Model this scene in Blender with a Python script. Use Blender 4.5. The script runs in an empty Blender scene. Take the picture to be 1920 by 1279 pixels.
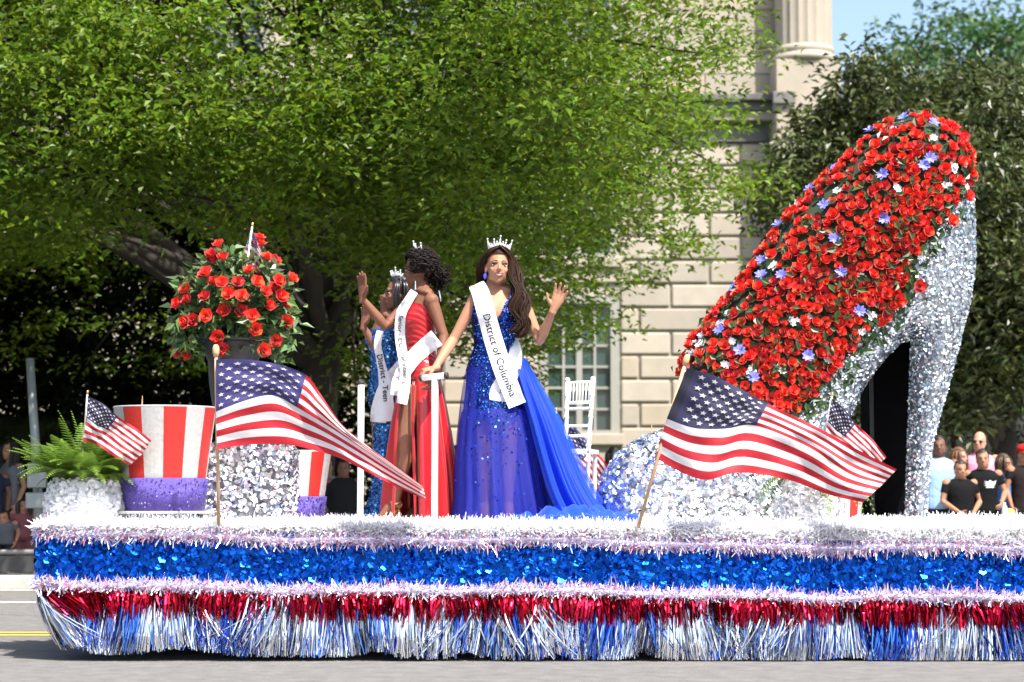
import bpy, bmesh, math, random
import numpy as np
from mathutils import Vector, Matrix
from mathutils.bvhtree import BVHTree
from mathutils.geometry import delaunay_2d_cdt

S = bpy.context.scene
COL = S.collection
rng = np.random.default_rng(7)
random.seed(7)
PI = math.pi

# ------------------------------------------------------------ camera, sky, sun, exposure
FPX = 3720.0                      # focal length in pixels of a 1920 px wide frame
CAM_H = 1.0
PITCH = math.atan((925 - 639.5) / FPX)
cam_d = bpy.data.cameras.new('camera')
cam = bpy.data.objects.new('camera', cam_d)
COL.objects.link(cam)
cam.location = (0, 0, CAM_H)
cam.rotation_euler = (PI / 2 + PITCH, 0, 0)
cam_d.sensor_width = 36.0
cam_d.lens = 36.0 * FPX / 1920.0
cam_d.clip_end = 2000
cam_d.dof.use_dof = True
cam_d.dof.focus_distance = 12.9
cam_d.dof.aperture_fstop = 2.8
S.camera = cam

SUN = Vector((0.30, -0.46, 0.85)).normalized()       # towards the sun
world = bpy.data.worlds.new('World')
S.world = world
world.use_nodes = True
wn = world.node_tree.nodes
sky = wn.new('ShaderNodeTexSky')
sky.sky_type = 'NISHITA'
sky.sun_disc = False
sky.sun_elevation = math.asin(SUN.z)
sky.sun_rotation = math.atan2(SUN.x, SUN.y)
sky.air_density = 1.0
sky.dust_density = 3.0
sky.ozone_density = 1.0
bg = wn['Background']
bg.inputs['Strength'].default_value = 0.125
world.node_tree.links.new(sky.outputs[0], bg.inputs[0])
sun_d = bpy.data.lights.new('sun', 'SUN')
sun_d.energy = 4.6
sun_d.angle = math.radians(0.53)
sun_d.color = (1.0, 0.955, 0.88)
sun = bpy.data.objects.new('sun', sun_d)
COL.objects.link(sun)
sun.rotation_euler = SUN.to_track_quat('Z', 'Y').to_euler()
sun.location = SUN * 60
vs = S.view_settings
vs.view_transform = 'Standard'
vs.look = 'None'
vs.exposure = 1.27
vs.gamma = 1.0
vs.use_curve_mapping = False
S.render.engine = 'CYCLES'
S.cycles.transparent_max_bounces = 24
S.cycles.max_bounces = 8

# ------------------------------------------------------------ photo pixel + distance -> point in the place
_cp, _sp = math.cos(PITCH), math.sin(PITCH)
def W(px, py, Y):
    x = (px - 960.0) / FPX
    y = (639.5 - py) / FPX
    dy = _cp - y * _sp
    dz = _sp + y * _cp
    t = Y / dy
    return Vector((x * t, Y, CAM_H + dz * t))

# ------------------------------------------------------------ materials
def _nodes(name):
    m = bpy.data.materials.new(name)
    m.use_nodes = True
    nt = m.node_tree
    return m, nt, nt.nodes, nt.links, nt.nodes['Principled BSDF']

def mat(name, col, rough=0.6, metal=0.0, var=0.0, scale=6.0, bump=0.0, bscale=60.0, isl=0.0, spec=0.5,
        ramp=None, sheen=0.0, transl=0.0, coat=0.0, hue=0.0, stretch=None, alpha=None, aniso=0.0):
    m, nt, N, L, B = _nodes(name)
    B.inputs['Base Color'].default_value = (*col, 1)
    B.inputs['Roughness'].default_value = rough
    B.inputs['Metallic'].default_value = metal
    B.inputs['Specular IOR Level'].default_value = spec
    if sheen: B.inputs['Sheen Weight'].default_value = sheen
    if coat:
        B.inputs['Coat Weight'].default_value = coat
        B.inputs['Coat Roughness'].default_value = 0.15
    src = None
    if ramp:
        g = N.new('ShaderNodeNewGeometry')
        r = N.new('ShaderNodeValToRGB')
        r.color_ramp.interpolation = 'CONSTANT'
        while len(r.color_ramp.elements) < len(ramp): r.color_ramp.elements.new(0.5)
        for e, (p, c) in zip(r.color_ramp.elements, ramp):
            e.position = p; e.color = (*c, 1)
        L.new(g.outputs['Random Per Island'], r.inputs[0])
        src = r.outputs[0]
    elif isl or hue:
        g = N.new('ShaderNodeNewGeometry')
        h = N.new('ShaderNodeHueSaturation')
        h.inputs['Color'].default_value = (*col, 1)
        mr = N.new('ShaderNodeMapRange')
        mr.inputs['To Min'].default_value = 1 - isl
        mr.inputs['To Max'].default_value = 1 + isl
        L.new(g.outputs['Random Per Island'], mr.inputs['Value'])
        L.new(mr.outputs[0], h.inputs['Value'])
        if hue:
            w = N.new('ShaderNodeTexWhiteNoise'); w.noise_dimensions = '1D'
            L.new(g.outputs['Random Per Island'], w.inputs['W'])
            m2 = N.new('ShaderNodeMapRange')
            m2.inputs['To Min'].default_value = 0.5 - hue
            m2.inputs['To Max'].default_value = 0.5 + hue
            L.new(w.outputs['Value'], m2.inputs['Value'])
            L.new(m2.outputs[0], h.inputs['Hue'])
        src = h.outputs[0]
    tc = None
    if var or bump:
        tc = N.new('ShaderNodeTexCoord')
        co = tc.outputs['Object']
        if stretch:
            mp = N.new('ShaderNodeMapping')
            mp.inputs['Scale'].default_value = stretch
            L.new(co, mp.inputs['Vector']); co = mp.outputs[0]
    if var:
        n = N.new('ShaderNodeTexNoise')
        n.inputs['Scale'].default_value = scale
        n.inputs['Detail'].default_value = 6
        n.inputs['Roughness'].default_value = 0.65
        L.new(co, n.inputs['Vector'])
        mr = N.new('ShaderNodeMapRange')
        mr.inputs['From Min'].default_value = 0.25
        mr.inputs['From Max'].default_value = 0.75
        mr.inputs['To Min'].default_value = 1 - var
        mr.inputs['To Max'].default_value = 1 + var
        L.new(n.outputs['Fac'], mr.inputs['Value'])
        mx = N.new('ShaderNodeMix'); mx.data_type = 'RGBA'; mx.blend_type = 'MULTIPLY'
        mx.inputs['Factor'].default_value = 1
        if src: L.new(src, mx.inputs['A'])
        else: mx.inputs['A'].default_value = (*col, 1)
        cb = N.new('ShaderNodeCombineColor')
        for i in range(3): L.new(mr.outputs[0], cb.inputs[i])
        L.new(cb.outputs[0], mx.inputs['B'])
        src = mx.outputs['Result']
    if src: L.new(src, B.inputs['Base Color'])
    if bump:
        n = N.new('ShaderNodeTexNoise')
        n.inputs['Scale'].default_value = bscale
        n.inputs['Detail'].default_value = 4
        L.new(co, n.inputs['Vector'])
        b = N.new('ShaderNodeBump')
        b.inputs['Strength'].default_value = bump
        b.inputs['Distance'].default_value = 0.02
        L.new(n.outputs['Fac'], b.inputs['Height'])
        L.new(b.outputs[0], B.inputs['Normal'])
    out = N['Material Output']
    sh = B.outputs[0]
    if transl:
        t = N.new('ShaderNodeBsdfTranslucent')
        if src: L.new(src, t.inputs['Color'])
        else: t.inputs['Color'].default_value = (*col, 1)
        mx = N.new('ShaderNodeMixShader')
        mx.inputs[0].default_value = transl
        L.new(sh, mx.inputs[1]); L.new(t.outputs[0], mx.inputs[2])
        sh = mx.outputs[0]
    if alpha is not None:
        t = N.new('ShaderNodeBsdfTransparent')
        mx = N.new('ShaderNodeMixShader')
        if alpha == 'net':      # fine net seen denser at grazing angles
            lw = N.new('ShaderNodeLayerWeight'); lw.inputs['Blend'].default_value = 0.45
            mr = N.new('ShaderNodeMapRange')
            mr.inputs['To Min'].default_value = 0.30
            mr.inputs['To Max'].default_value = 0.95
            L.new(lw.outputs['Facing'], mr.inputs['Value'])
            L.new(mr.outputs[0], mx.inputs[0])
        else:
            mx.inputs[0].default_value = alpha
        L.new(t.outputs[0], mx.inputs[1]); L.new(sh, mx.inputs[2])
        sh = mx.outputs[0]
    if transl or alpha is not None:
        L.new(sh, out.inputs['Surface'])
    return m

# ------------------------------------------------------------ objects
ROOT = {}
def props(o, label=None, cat=None, group=None, kind=None):
    if label: o['label'] = label
    if cat: o['category'] = cat
    if group: o['group'] = group
    if kind: o['kind'] = kind
    return o

def thing(name, base, label, cat, group=None):
    o = bpy.data.objects.new(name, None)
    o.empty_display_size = 0.2
    COL.objects.link(o)
    o.location = base
    ROOT[o] = Vector(base)
    return props(o, label, cat, group)

def root_of(o):
    while o.parent is not None: o = o.parent
    return o

def obj(name, me, mats, parent=None, kind=None, label=None, cat=None, group=None, base=None):
    """link a mesh given in place coordinates as one object"""
    if not isinstance(mats, (list, tuple)): mats = [mats]
    if len(me.materials) == 0:
        for m in mats: me.materials.append(m)
    o = bpy.data.objects.new(name, me)
    COL.objects.link(o)
    if parent is not None:
        off = ROOT.get(root_of(parent), Vector((0, 0, 0)))
        me.transform(Matrix.Translation(-off))
        o.parent = parent
    elif base is not None:
        me.transform(Matrix.Translation(-Vector(base)))
        o.location = base
        ROOT[o] = Vector(base)
    else:
        ROOT[o] = Vector((0, 0, 0))
    return props(o, label, cat, group, kind)

def inst(name, me, parent, M):
    """a copy sharing mesh data; M is its place matrix"""
    o = bpy.data.objects.new(name, me)
    COL.objects.link(o)
    off = ROOT.get(root_of(parent), Vector((0, 0, 0))) if parent is not None else Vector((0, 0, 0))
    o.matrix_local = Matrix.Translation(-off) @ M
    if parent is not None: o.parent = parent
    return o

def np_mesh(name, V, F, smooth=False, mi=None):
    V = np.ascontiguousarray(V, dtype=np.float32)
    F = np.ascontiguousarray(F, dtype=np.int32)
    me = bpy.data.meshes.new(name)
    n, k = F.shape
    me.vertices.add(len(V)); me.vertices.foreach_set('co', V.ravel())
    me.loops.add(n * k); me.loops.foreach_set('vertex_index', F.ravel())
    me.polygons.add(n)
    me.polygons.foreach_set('loop_start', np.arange(0, n * k, k, dtype=np.int32))
    try: me.polygons.foreach_set('loop_total', np.full(n, k, dtype=np.int32))
    except Exception: pass
    if mi is not None: me.polygons.foreach_set('material_index', np.ascontiguousarray(mi, dtype=np.int32))
    me.polygons.foreach_set('use_smooth', np.full(n, bool(smooth)))
    me.update(calc_edges=True)
    return me

class MB:
    """collects shapes into one mesh"""
    def __init__(s): s.v = []; s.f = []; s.m = []
    def add(s, V, F, mi=0):
        o = len(s.v)
        s.v.extend([tuple(p) for p in V])
        s.f.extend([tuple(i + o for i in f) for f in F])
        s.m.extend([mi] * len(F))
        return s
    def box(s, lo, hi, mi=0, ch=0.0):
        x0, y0, z0 = lo; x1, y1, z1 = hi
        if ch <= 0:
            V = [(x0, y0, z0), (x1, y0, z0), (x1, y1, z0), (x0, y1, z0), (x0, y0, z1), (x1, y0, z1), (x1, y1, z1), (x0, y1, z1)]
            F = [(0, 3, 2, 1), (4, 5, 6, 7), (0, 1, 5, 4), (1, 2, 6, 5), (2, 3, 7, 6), (3, 0, 4, 7)]
            return s.add(V, F, mi)
        bm = bmesh.new()
        bmesh.ops.create_cube(bm, size=1)
        bmesh.ops.scale(bm, vec=(x1 - x0, y1 - y0, z1 - z0), verts=bm.verts)
        bmesh.ops.translate(bm, vec=((x0 + x1) / 2, (y0 + y1) / 2, (z0 + z1) / 2), verts=bm.verts)
        bmesh.ops.bevel(bm, geom=bm.edges[:], offset=ch, segments=1, affect='EDGES')
        bm.verts.index_update()
        s.add([v.co[:] for v in bm.verts], [[v.index for v in f.verts] for f in bm.faces], mi)
        bm.free()
        return s
    def loft(s, rings, mi=0, cap=True, closed=True):
        n = len(rings[0]); V = []; F = []
        for r in rings: V += [tuple(p) for p in r]
        for i in range(len(rings) - 1):
            for j in range(n if closed else n - 1):
                a = i * n + j; b = i * n + (j + 1) % n
                F.append((a, b, b + n, a + n))
        if cap and closed:
            F.append(tuple(range(n - 1, -1, -1)))
            F.append(tuple(range((len(rings) - 1) * n, len(rings) * n)))
        return s.add(V, F, mi)
    def tube(s, pts, radii, n=8, mi=0, cap=True):
        pts = [Vector(p) for p in pts]
        if not isinstance(radii, (list, tuple)): radii = [radii] * len(pts)
        rings = []; prev = None
        for i, p in enumerate(pts):
            d = (pts[min(i + 1, len(pts) - 1)] - pts[max(i - 1, 0)])
            d = d.normalized() if d.length > 1e-9 else Vector((0, 0, 1))
            if prev is None:
                ref = Vector((0, 0, 1)) if abs(d.z) < 0.9 else Vector((0, 1, 0))
                u = d.cross(ref).normalized()
            else:
                u = (prev - d * prev.dot(d))
                u = u.normalized() if u.length > 1e-6 else d.orthogonal().normalized()
            prev = u
            w = d.cross(u)
            rings.append([p + (u * math.cos(t) + w * math.sin(t)) * radii[i] for t in [2 * PI * k / n for k in range(n)]])
        return s.loft(rings, mi, cap)
    def ell(s, c, a, b, d, nu=16, nv=10, mi=0):
        """ellipsoid; a, b, d are its half axis vectors"""
        c = Vector(c); a = Vector(a); b = Vector(b); d = Vector(d)
        rings = []
        for i in range(nv + 1):
            t = -PI / 2 + PI * (0.02 + 0.96 * i / nv)
            rings.append([c + d * math.sin(t) + (a * math.cos(2 * PI * j / nu) + b * math.sin(2 * PI * j / nu)) * math.cos(t) for j in range(nu)])
        return s.loft(rings, mi)
    def sph(s, c, r, nu=12, nv=8, mi=0):
        return s.ell(c, (r, 0, 0), (0, r, 0), (0, 0, r), nu, nv, mi)
    def lathe(s, c, prof, n=32, mi=0, cap=True, axis=None):
        c = Vector(c)
        rings = [[c + Vector((r * math.cos(2 * PI * j / n), r * math.sin(2 * PI * j / n), z)) for j in range(n)] for r, z in prof]
        return s.loft(rings, mi, cap)
    def mesh(s, name, smooth=False):
        me = bpy.data.meshes.new(name)
        me.from_pydata(s.v, [], s.f)
        if any(s.m): me.polygons.foreach_set('material_index', s.m)
        me.polygons.foreach_set('use_smooth', [smooth] * len(s.f))
        me.update()
        return me
    def obj(s, name, mats, parent=None, smooth=False, **k):
        return obj(name, s.mesh(name, smooth), mats, parent, **k)

# ------------------------------------------------------------ numpy scatter helpers
def unit(a):
    return a / np.maximum(np.linalg.norm(a, axis=-1, keepdims=True), 1e-9)
def basis(N):
    ref = np.where(np.abs(N[:, 2:3]) < 0.9, np.array([[0, 0, 1.0]]), np.array([[1.0, 0, 0]]))
    T = unit(np.cross(ref, N)); B = np.cross(N, T)
    return T, B
def scatter(V, F, n, keep=None):
    """n random points with normals on triangles/quads"""
    V = np.asarray(V, float); F = np.asarray(F)
    if F.shape[1] == 4: F = np.concatenate([F[:, [0, 1, 2]], F[:, [0, 2, 3]]])
    a, b, c = V[F[:, 0]], V[F[:, 1]], V[F[:, 2]]
    nn = np.cross(b - a, c - a); ar = np.linalg.norm(nn, axis=1)
    i = rng.choice(len(F), n, p=ar / ar.sum())
    r1 = np.sqrt(rng.random(n))[:, None]; r2 = rng.random(n)[:, None]
    P = a[i] * (1 - r1) + b[i] * (r1 * (1 - r2)) + c[i] * (r1 * r2)
    return P, unit(nn[i])
def flakes(P, N, size, tilt=0.6, jit=0.4, sides=5, aspect=1.0, lift=0.004):
    """little flat discs turned at random round the normals N"""
    n = len(P)
    N2 = unit(N + rng.normal(0, tilt, (n, 3)))
    flip = (N2 * N).sum(1, keepdims=True) < 0
    N2 = np.where(flip, -N2, N2)
    T, B = basis(N2)
    a = rng.random(n) * 2 * PI
    U = T * np.cos(a)[:, None] + B * np.sin(a)[:, None]; Wv = np.cross(N2, U)
    s = size * (1 + rng.uniform(-jit, jit, n))[:, None] * 0.5
    C = P + N * lift + N * rng.random((n, 1)) * lift
    ring = [C + (U * math.cos(2 * PI * k / sides) * aspect + Wv * math.sin(2 * PI * k / sides)) * s for k in range(sides)]
    V = np.stack(ring, 1).reshape(-1, 3)
    F = np.arange(n * sides).reshape(n, sides)
    return V, F
def strands(P, D, length, width, jit=0.35, curve=0.0, down=None):
    """thin strips from P along D"""
    n = len(P)
    D = unit(D)
    R = unit(np.cross(D, rng.normal(0, 1, (n, 3))))
    l = length * (1 + rng.uniform(-jit, jit, n))[:, None]
    w = R * width * 0.5
    mid = P + D * l * 0.55
    tip = P + D * l
    if curve: 
        bend = rng.normal(0, curve, (n, 3)); mid = mid + bend * l * 0.3; tip = tip + bend * l
    if down: tip = tip + np.array([[0, 0, -down]]) * l
    V = np.stack([P - w, P + w, mid + w, mid - w, tip + w * 0.5, tip - w * 0.5], 1).reshape(-1, 3)
    b = np.arange(n)[:, None] * 6
    F = np.concatenate([b + np.array([[0, 1, 2, 3]]), b + np.array([[3, 2, 4, 5]])])
    return V, F
def leaf_cards(P, N, Dr, length, width, fold=0.25, jit=0.3):
    """pointed leaves folded along the midrib; N leaf normal, Dr direction of the leaf"""
    n = len(P)
    Dr = unit(Dr - N * (N * Dr).sum(1, keepdims=True))
    Sd = np.cross(N, Dr)
    k = (1 + rng.uniform(-jit, jit, n))[:, None]
    tip = P + Dr * length * k - N * length * k * 0.12
    m = P + Dr * length * k * 0.45
    Lf = m + Sd * width * k * 0.5 + N * width * k * fold
    Rt = m - Sd * width * k * 0.5 + N * width * k * fold
    V = np.stack([P, Lf, tip, Rt], 1).reshape(-1, 3)
    b = np.arange(n)[:, None] * 4
    F = np.concatenate([b + np.array([[0, 2, 1]]), b + np.array([[0, 3, 2]])])
    return V, F
def remesh(mb, voxel, smooth=3, factor=0.5):
    """one continuous skin over the shapes collected in mb"""
    me = mb.mesh('tmp')
    o = bpy.data.objects.new('tmp', me)
    COL.objects.link(o)
    r = o.modifiers.new('r', 'REMESH'); r.mode = 'VOXEL'; r.voxel_size = voxel; r.use_smooth_shade = True
    if smooth:
        q = o.modifiers.new('s', 'SMOOTH'); q.factor = factor; q.iterations = smooth
    dg = bpy.context.evaluated_depsgraph_get()
    out = bpy.data.meshes.new_from_object(o.evaluated_get(dg))
    bpy.data.objects.remove(o); bpy.data.meshes.remove(me)
    return out
def mesh_arrays(me):
    V = np.empty(len(me.vertices) * 3, np.float32); me.vertices.foreach_get('co', V)
    me.calc_loop_triangles()
    F = np.empty(len(me.loop_triangles) * 3, np.int32); me.loop_triangles.foreach_get('vertices', F)
    return V.reshape(-1, 3).astype(float), F.reshape(-1, 3)
def bvh_of(*meshes):
    vs_, fs_ = [], []
    for me in meshes:
        V, F = mesh_arrays(me); o = len(vs_)
        vs_ += [tuple(v) for v in V]; fs_ += [tuple(int(i) + o for i in f) for f in F]
    return BVHTree.FromPolygons(vs_, fs_)
def crom(pts, n):
    """Catmull-Rom through rows of numbers, n samples"""
    P = np.asarray(pts, float); m = len(P) - 1
    out = []
    for t in np.linspace(0, m, n):
        i = min(int(t), m - 1); f = t - i
        p0 = P[max(i - 1, 0)]; p1 = P[i]; p2 = P[i + 1]; p3 = P[min(i + 2, m)]
        out.append(0.5 * ((2 * p1) + (-p0 + p2) * f + (2 * p0 - 5 * p1 + 4 * p2 - p3) * f * f + (-p0 + 3 * p1 - 3 * p2 + p3) * f ** 3))
    return np.array(out)
def lerp_tab(tab, x):
    tab = sorted(tab)
    xs = [r[0] for r in tab]
    return [float(np.interp(x, xs, [r[k] for r in tab])) for k in range(1, len(tab[0]))]
# ============================================================ SETTING: ground, road, pavement, markings
ASPHALT = mat('asphalt', (0.135, 0.130, 0.123), 0.9, var=0.30, scale=7, bump=0.5, bscale=120)
CONCRETE = mat('pavement_concrete', (0.30, 0.29, 0.27), 0.9, var=0.12, scale=3, bump=0.1)
KERB = mat('kerb_concrete', (0.38, 0.37, 0.34), 0.85, var=0.15, scale=4)
WHITE_PAINT = mat('white_road_paint', (0.72, 0.72, 0.70), 0.7, var=0.18, scale=9)
YELLOW_PAINT = mat('yellow_road_paint', (0.70, 0.40, 0.04), 0.7, var=0.2, scale=9)
LAWN = mat('lawn', (0.045, 0.075, 0.02), 0.95, var=0.4, scale=2.5, bump=0.5, bscale=90)

def sheet(name, x0, x1, y0, y1, z, m, kind='structure', nx=1, ny=1):
    V = [(x0 + (x1 - x0) * i / nx, y0 + (y1 - y0) * j / ny, z) for j in range(ny + 1) for i in range(nx + 1)]
    F = [(j * (nx + 1) + i, j * (nx + 1) + i + 1, (j + 1) * (nx + 1) + i + 1, (j + 1) * (nx + 1) + i) for j in range(ny) for i in range(nx)]
    return MB().add(V, F).obj(name, m, kind=kind)
KERB_Y = 20.9
sheet('ground', -600, 600, -500, 900, -0.02, LAWN)
sheet('road', -300, 300, -14, KERB_Y, 0.0, ASPHALT)
MB().box((-300, KERB_Y, -0.1), (300, KERB_Y + 0.17, 0.14), ch=0.015).obj('kerb', KERB, kind='structure')
sheet('pavement', -300, 300, KERB_Y + 0.172, 28.5, 0.13, CONCRETE)
for i, (y0, y1, m) in enumerate([(14.05, 14.17, YELLOW_PAINT), (14.30, 14.42, YELLOW_PAINT), (18.25, 18.42, WHITE_PAINT), (20.55, 20.66, WHITE_PAINT)]):
    sheet('lane_marking', -300, 300, y0, y1, 0.004, m)
# a few tar-filled cracks in the asphalt
TAR = mat('tar', (0.05, 0.05, 0.05), 0.8, var=0.2)
for (x0, y0, x1, y1) in [(-4.6, 12.75, -2.2, 12.7), (-4.4, 16.6, -2.2, 15.3)]:
    mb = MB(); n = 14; L = []
    for i in range(n + 1):
        t = i / n
        L.append((x0 + (x1 - x0) * t, y0 + (y1 - y0) * t + random.uniform(-.02, .02)))
    V = [(x, y - .008, .004) for x, y in L] + [(x, y + .008, .004) for x, y in L]
    mb.add(V, [(i, i + 1, n + 2 + i, n + 1 + i) for i in range(n)])
    mb.obj('road_crack', TAR, kind='structure')

# ============================================================ BUILDING
BY = 50.0
STONE = mat('limestone', (0.335, 0.288, 0.232), 0.85, var=0.15, scale=0.9, bump=0.12, bscale=14)
STONES = [STONE, mat('limestone_pale', (0.365, 0.318, 0.258), 0.85, var=0.16, scale=1.3, bump=0.12, bscale=14), mat('limestone_grey', (0.300, 0.262, 0.215), 0.85, var=0.18, scale=1.1, bump=0.14, bscale=12), mat('limestone_warm', (0.335, 0.278, 0.212), 0.85, var=0.15, scale=1.0, bump=0.12, bscale=16)]
JOINT = mat('recessed_joint', (0.34, 0.295, 0.235), 0.9, var=0.1)
DARK_STONE = mat('dark_mottled_stone', (0.13, 0.125, 0.12), 0.9, var=0.45, scale=1.6, bump=0.2, bscale=12)  # darker, strongly mottled stone for most of the cornice
WIN_WHITE = mat('window_paint', (0.27, 0.26, 0.23), 0.5, var=0.06)
GLASS = mat('window_glass', (0.03, 0.055, 0.055), 0.06, spec=0.9)
BLIND = mat('window_blind', (0.16, 0.20, 0.19), 0.8, var=0.1)
def bx(px): return W(px, 600, BY).x
def bz(py): return W(960, py, BY).z
XR = bx(1462)
bldg = thing('stone_building', (bx(1100), BY, 0), 'pale limestone building with rusticated courses, tall windows and a fluted column behind the elm', 'building')
WIN = []
for c in (bx(1086), bx(755), bx(424)):
    for (a, b) in ((bz(812), bz(562)), (bz(480), bz(300)), (bz(150), bz(-70))):
        WIN.append((c - 0.88, c + 0.88, a, b))
# wall with window openings
x0w, x1w, z1w = -13.0, XR, 16.5
xs = sorted({x0w, x1w} | {w[0] for w in WIN} | {w[1] for w in WIN})
zs = sorted({0.0, z1w} | {w[2] for w in WIN} | {w[3] for w in WIN})
wall = MB()
for i in range(len(xs) - 1):
    for j in range(len(zs) - 1):
        cx, cz = (xs[i] + xs[i + 1]) / 2, (zs[j] + zs[j + 1]) / 2
        if any(w[0] < cx < w[1] and w[2] < cz < w[3] for w in WIN): continue
        wall.box((xs[i], BY, zs[j]), (xs[i + 1], BY + 0.45, zs[j + 1]))
wall.box((x0w, BY + 0.46, 0), (x1w, BY + 10, z1w))
wallo = wall.obj('wall', JOINT, bldg)
# stone blocks, one object each
def block_rows(zlo, zhi, ch, gap, length, proud, cham, xlo, xhi, off=0.0):
    n = max(1, round((zhi - zlo) / ch)); h = (zhi - zlo) / n
    for r in range(n):
        za, zb = zlo + r * h + gap / 2, zlo + (r + 1) * h - gap / 2
        segs = [(xlo, xhi)]
        for w in WIN:
            if w[2] < zb and w[3] > za:
                new = []
                for a, b in segs:
                    if w[1] + .14 <= a or w[0] - .14 >= b: new.append((a, b)); continue
                    if a < w[0] - .14: new.append((a, w[0] - .14))
                    if b > w[1] + .14: new.append((w[1] + .14, b))
                segs = new
        for a, b in segs:
            x = b; first = True
            while x > a + 0.05:
                l = length * ((0.55 if (r % 2) else 1.0) if first else 1.0); first = False
                xa = max(a, x - l)
                if xa - a < 0.35: xa = a
                p = proud + random.uniform(-.004, .004)
                MB().box((xa + gap / 2, BY - p, za), (x - gap / 2, BY - 0.002, zb), ch=cham).obj('stone_block', random.choice(STONES), wallo)
                x = xa
block_rows(0.25, bz(268), 0.612, 0.058, 1.78, 0.085, 0.034, -5.2, XR)
block_rows(bz(180), bz(-60), 0.55, 0.022, 1.85, 0.055, 0.006, bx(700), XR)
# cornice: stacked mouldings
for (p0, p1, depth, m, n, px0, px1) in [(268, 236, 0.16, DARK_STONE, 'cornice_frieze', 560, 1450), (236, 231, 0.24, DARK_STONE, 'cornice_fillet', 560, 1452),
                               (231, 214, 0.42, STONE, 'cornice_band', 560, 1456), (214, 197, 0.50, DARK_STONE, 'cornice_moulding', 560, 1458),
                               (197, 184, 0.66, DARK_STONE, 'cornice_cap', 560, 1460)]:
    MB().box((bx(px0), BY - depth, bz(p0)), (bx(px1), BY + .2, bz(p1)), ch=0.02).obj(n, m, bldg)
# windows
for (xa, xb, za, zb) in WIN:
    f = MB()
    f.box((xa - .13, BY - .05, za - .02), (xa + .09, BY + .22, zb + .1)); f.box((xb - .09, BY - .05, za - .02), (xb + .13, BY + .22, zb + .1))
    f.box((xa + .09, BY - .049, zb - .09), (xb - .09, BY + .22, zb + .099)); f.box((xa + .09, BY - .049, za - .019), (xb - .09, BY + .22, za + .07))
    w = f.obj('window', WIN_WHITE, bldg)
    MB().box((xa - .22, BY - .2, za - .30), (xb + .22, BY + .1, za - .022), ch=.02).obj('sill', STONE, w)
    ncol, nrow = 4, max(3, round((zb - za) / 0.57))
    iw, ih = (xb - xa - .18) / ncol, (zb - za - .16) / nrow
    mu = MB()
    for i in range(1, ncol):
        x = xa + .09 + iw * i; t = .075 if i == 2 else .032
        mu.box((x - t, BY + .05, za + .07), (x + t, BY + .13, zb - .09))
    for j in range(1, nrow):
        z = za + .07 + ih * j
        mu.box((xa + .09, BY + .06, z - .03), (xb - .09, BY + .125, z + .03))
    mu.obj('glazing_bar', WIN_WHITE, w)
    for i in range(ncol):
        for j in range(nrow):
            p = MB().box((xa + .09 + iw * i + .01, BY + .14, za + .07 + ih * j + .01), (xa + .09 + iw * (i + 1) - .01, BY + .16, za + .07 + ih * (j + 1) - .01))
            p.obj('pane', GLASS, w)
    MB().box((xa + .1, BY + .30, za + .08), (xb - .1, BY + .33, zb - .1)).obj('blind', BLIND, w)
# column on its pedestal in front of the wall's end
cx = (bx(1452) + bx(1562)) / 2; R = (bx(1562) - bx(1452)) / 2 * 0.97; cyc = BY - 0.55
nfl = 20; per = 6
def flute_ring(r, z):
    ring = []
    for i in range(nfl * per):
        t = 2 * PI * i / (nfl * per); ph = (i % per) / per
        rr = r * (1 - 0.045 * math.sin(PI * ph))
        ring.append(Vector((cx + rr * math.cos(t), cyc + rr * math.sin(t), z)))
    return ring
MB().loft([flute_ring(R, bz(100) + k * .7) for k in range(9)]).obj('column_shaft', STONE, bldg)
zb_ = bz(131)
MB().lathe((cx, cyc, zb_), [(R * 1.06, 0), (R * 1.14, .03), (R * 1.17, .10), (R * 1.12, .18), (R * 1.04, .21), (R * 1.03, .25), (R * 1.07, .29), (R * 1.05, .36), (R * 1.0, .42)], 48).obj('column_base', STONE, bldg, smooth=True)
MB().box((cx - R * 1.12, cyc - R * 1.0, 0), (cx + R * 1.12, cyc + R * 1.1, zb_ - .003), ch=.02).obj('pedestal', STONE, bldg)
# dark recess beside the column and the step of the cornice that returns round the pedestal
MB().box((XR + .003, BY + .1, bz(131)), (bx(1490), BY + 6, z1w)).obj('pilaster', STONE, bldg)
MB().box((bx(1440), cyc - R * 1.0 - .12, bz(214)), (bx(1482), cyc - R * 1.0 - .003, bz(192)), ch=.02).obj('cornice_return', DARK_STONE, bldg)
# ============================================================ TREES
BARK = mat('bark', (0.028, 0.023, 0.018), 0.95, var=0.35, scale=5, bump=0.6, bscale=18, stretch=(1, 1, .25))
ELM_LEAF = mat('elm_leaf', (0.115, 0.185, 0.012), 0.42, isl=0.45, hue=0.025, transl=0.52, spec=0.35)
MAG_LEAF = mat('magnolia_leaf', (0.050, 0.066, 0.013), 0.42, isl=0.6, hue=0.03, transl=0.18, spec=0.5)
FAR_LEAF = mat('far_leaf', (0.055, 0.125, 0.030), 0.5, isl=0.35, hue=0.02, transl=0.35)
DARK_LEAF = mat('shade_darkened_leaf', (0.009, 0.015, 0.005), 0.8, isl=0.4, hue=0.02, transl=0.1, spec=.08)  # deep shade under the elm is put into this leaf colour

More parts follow.
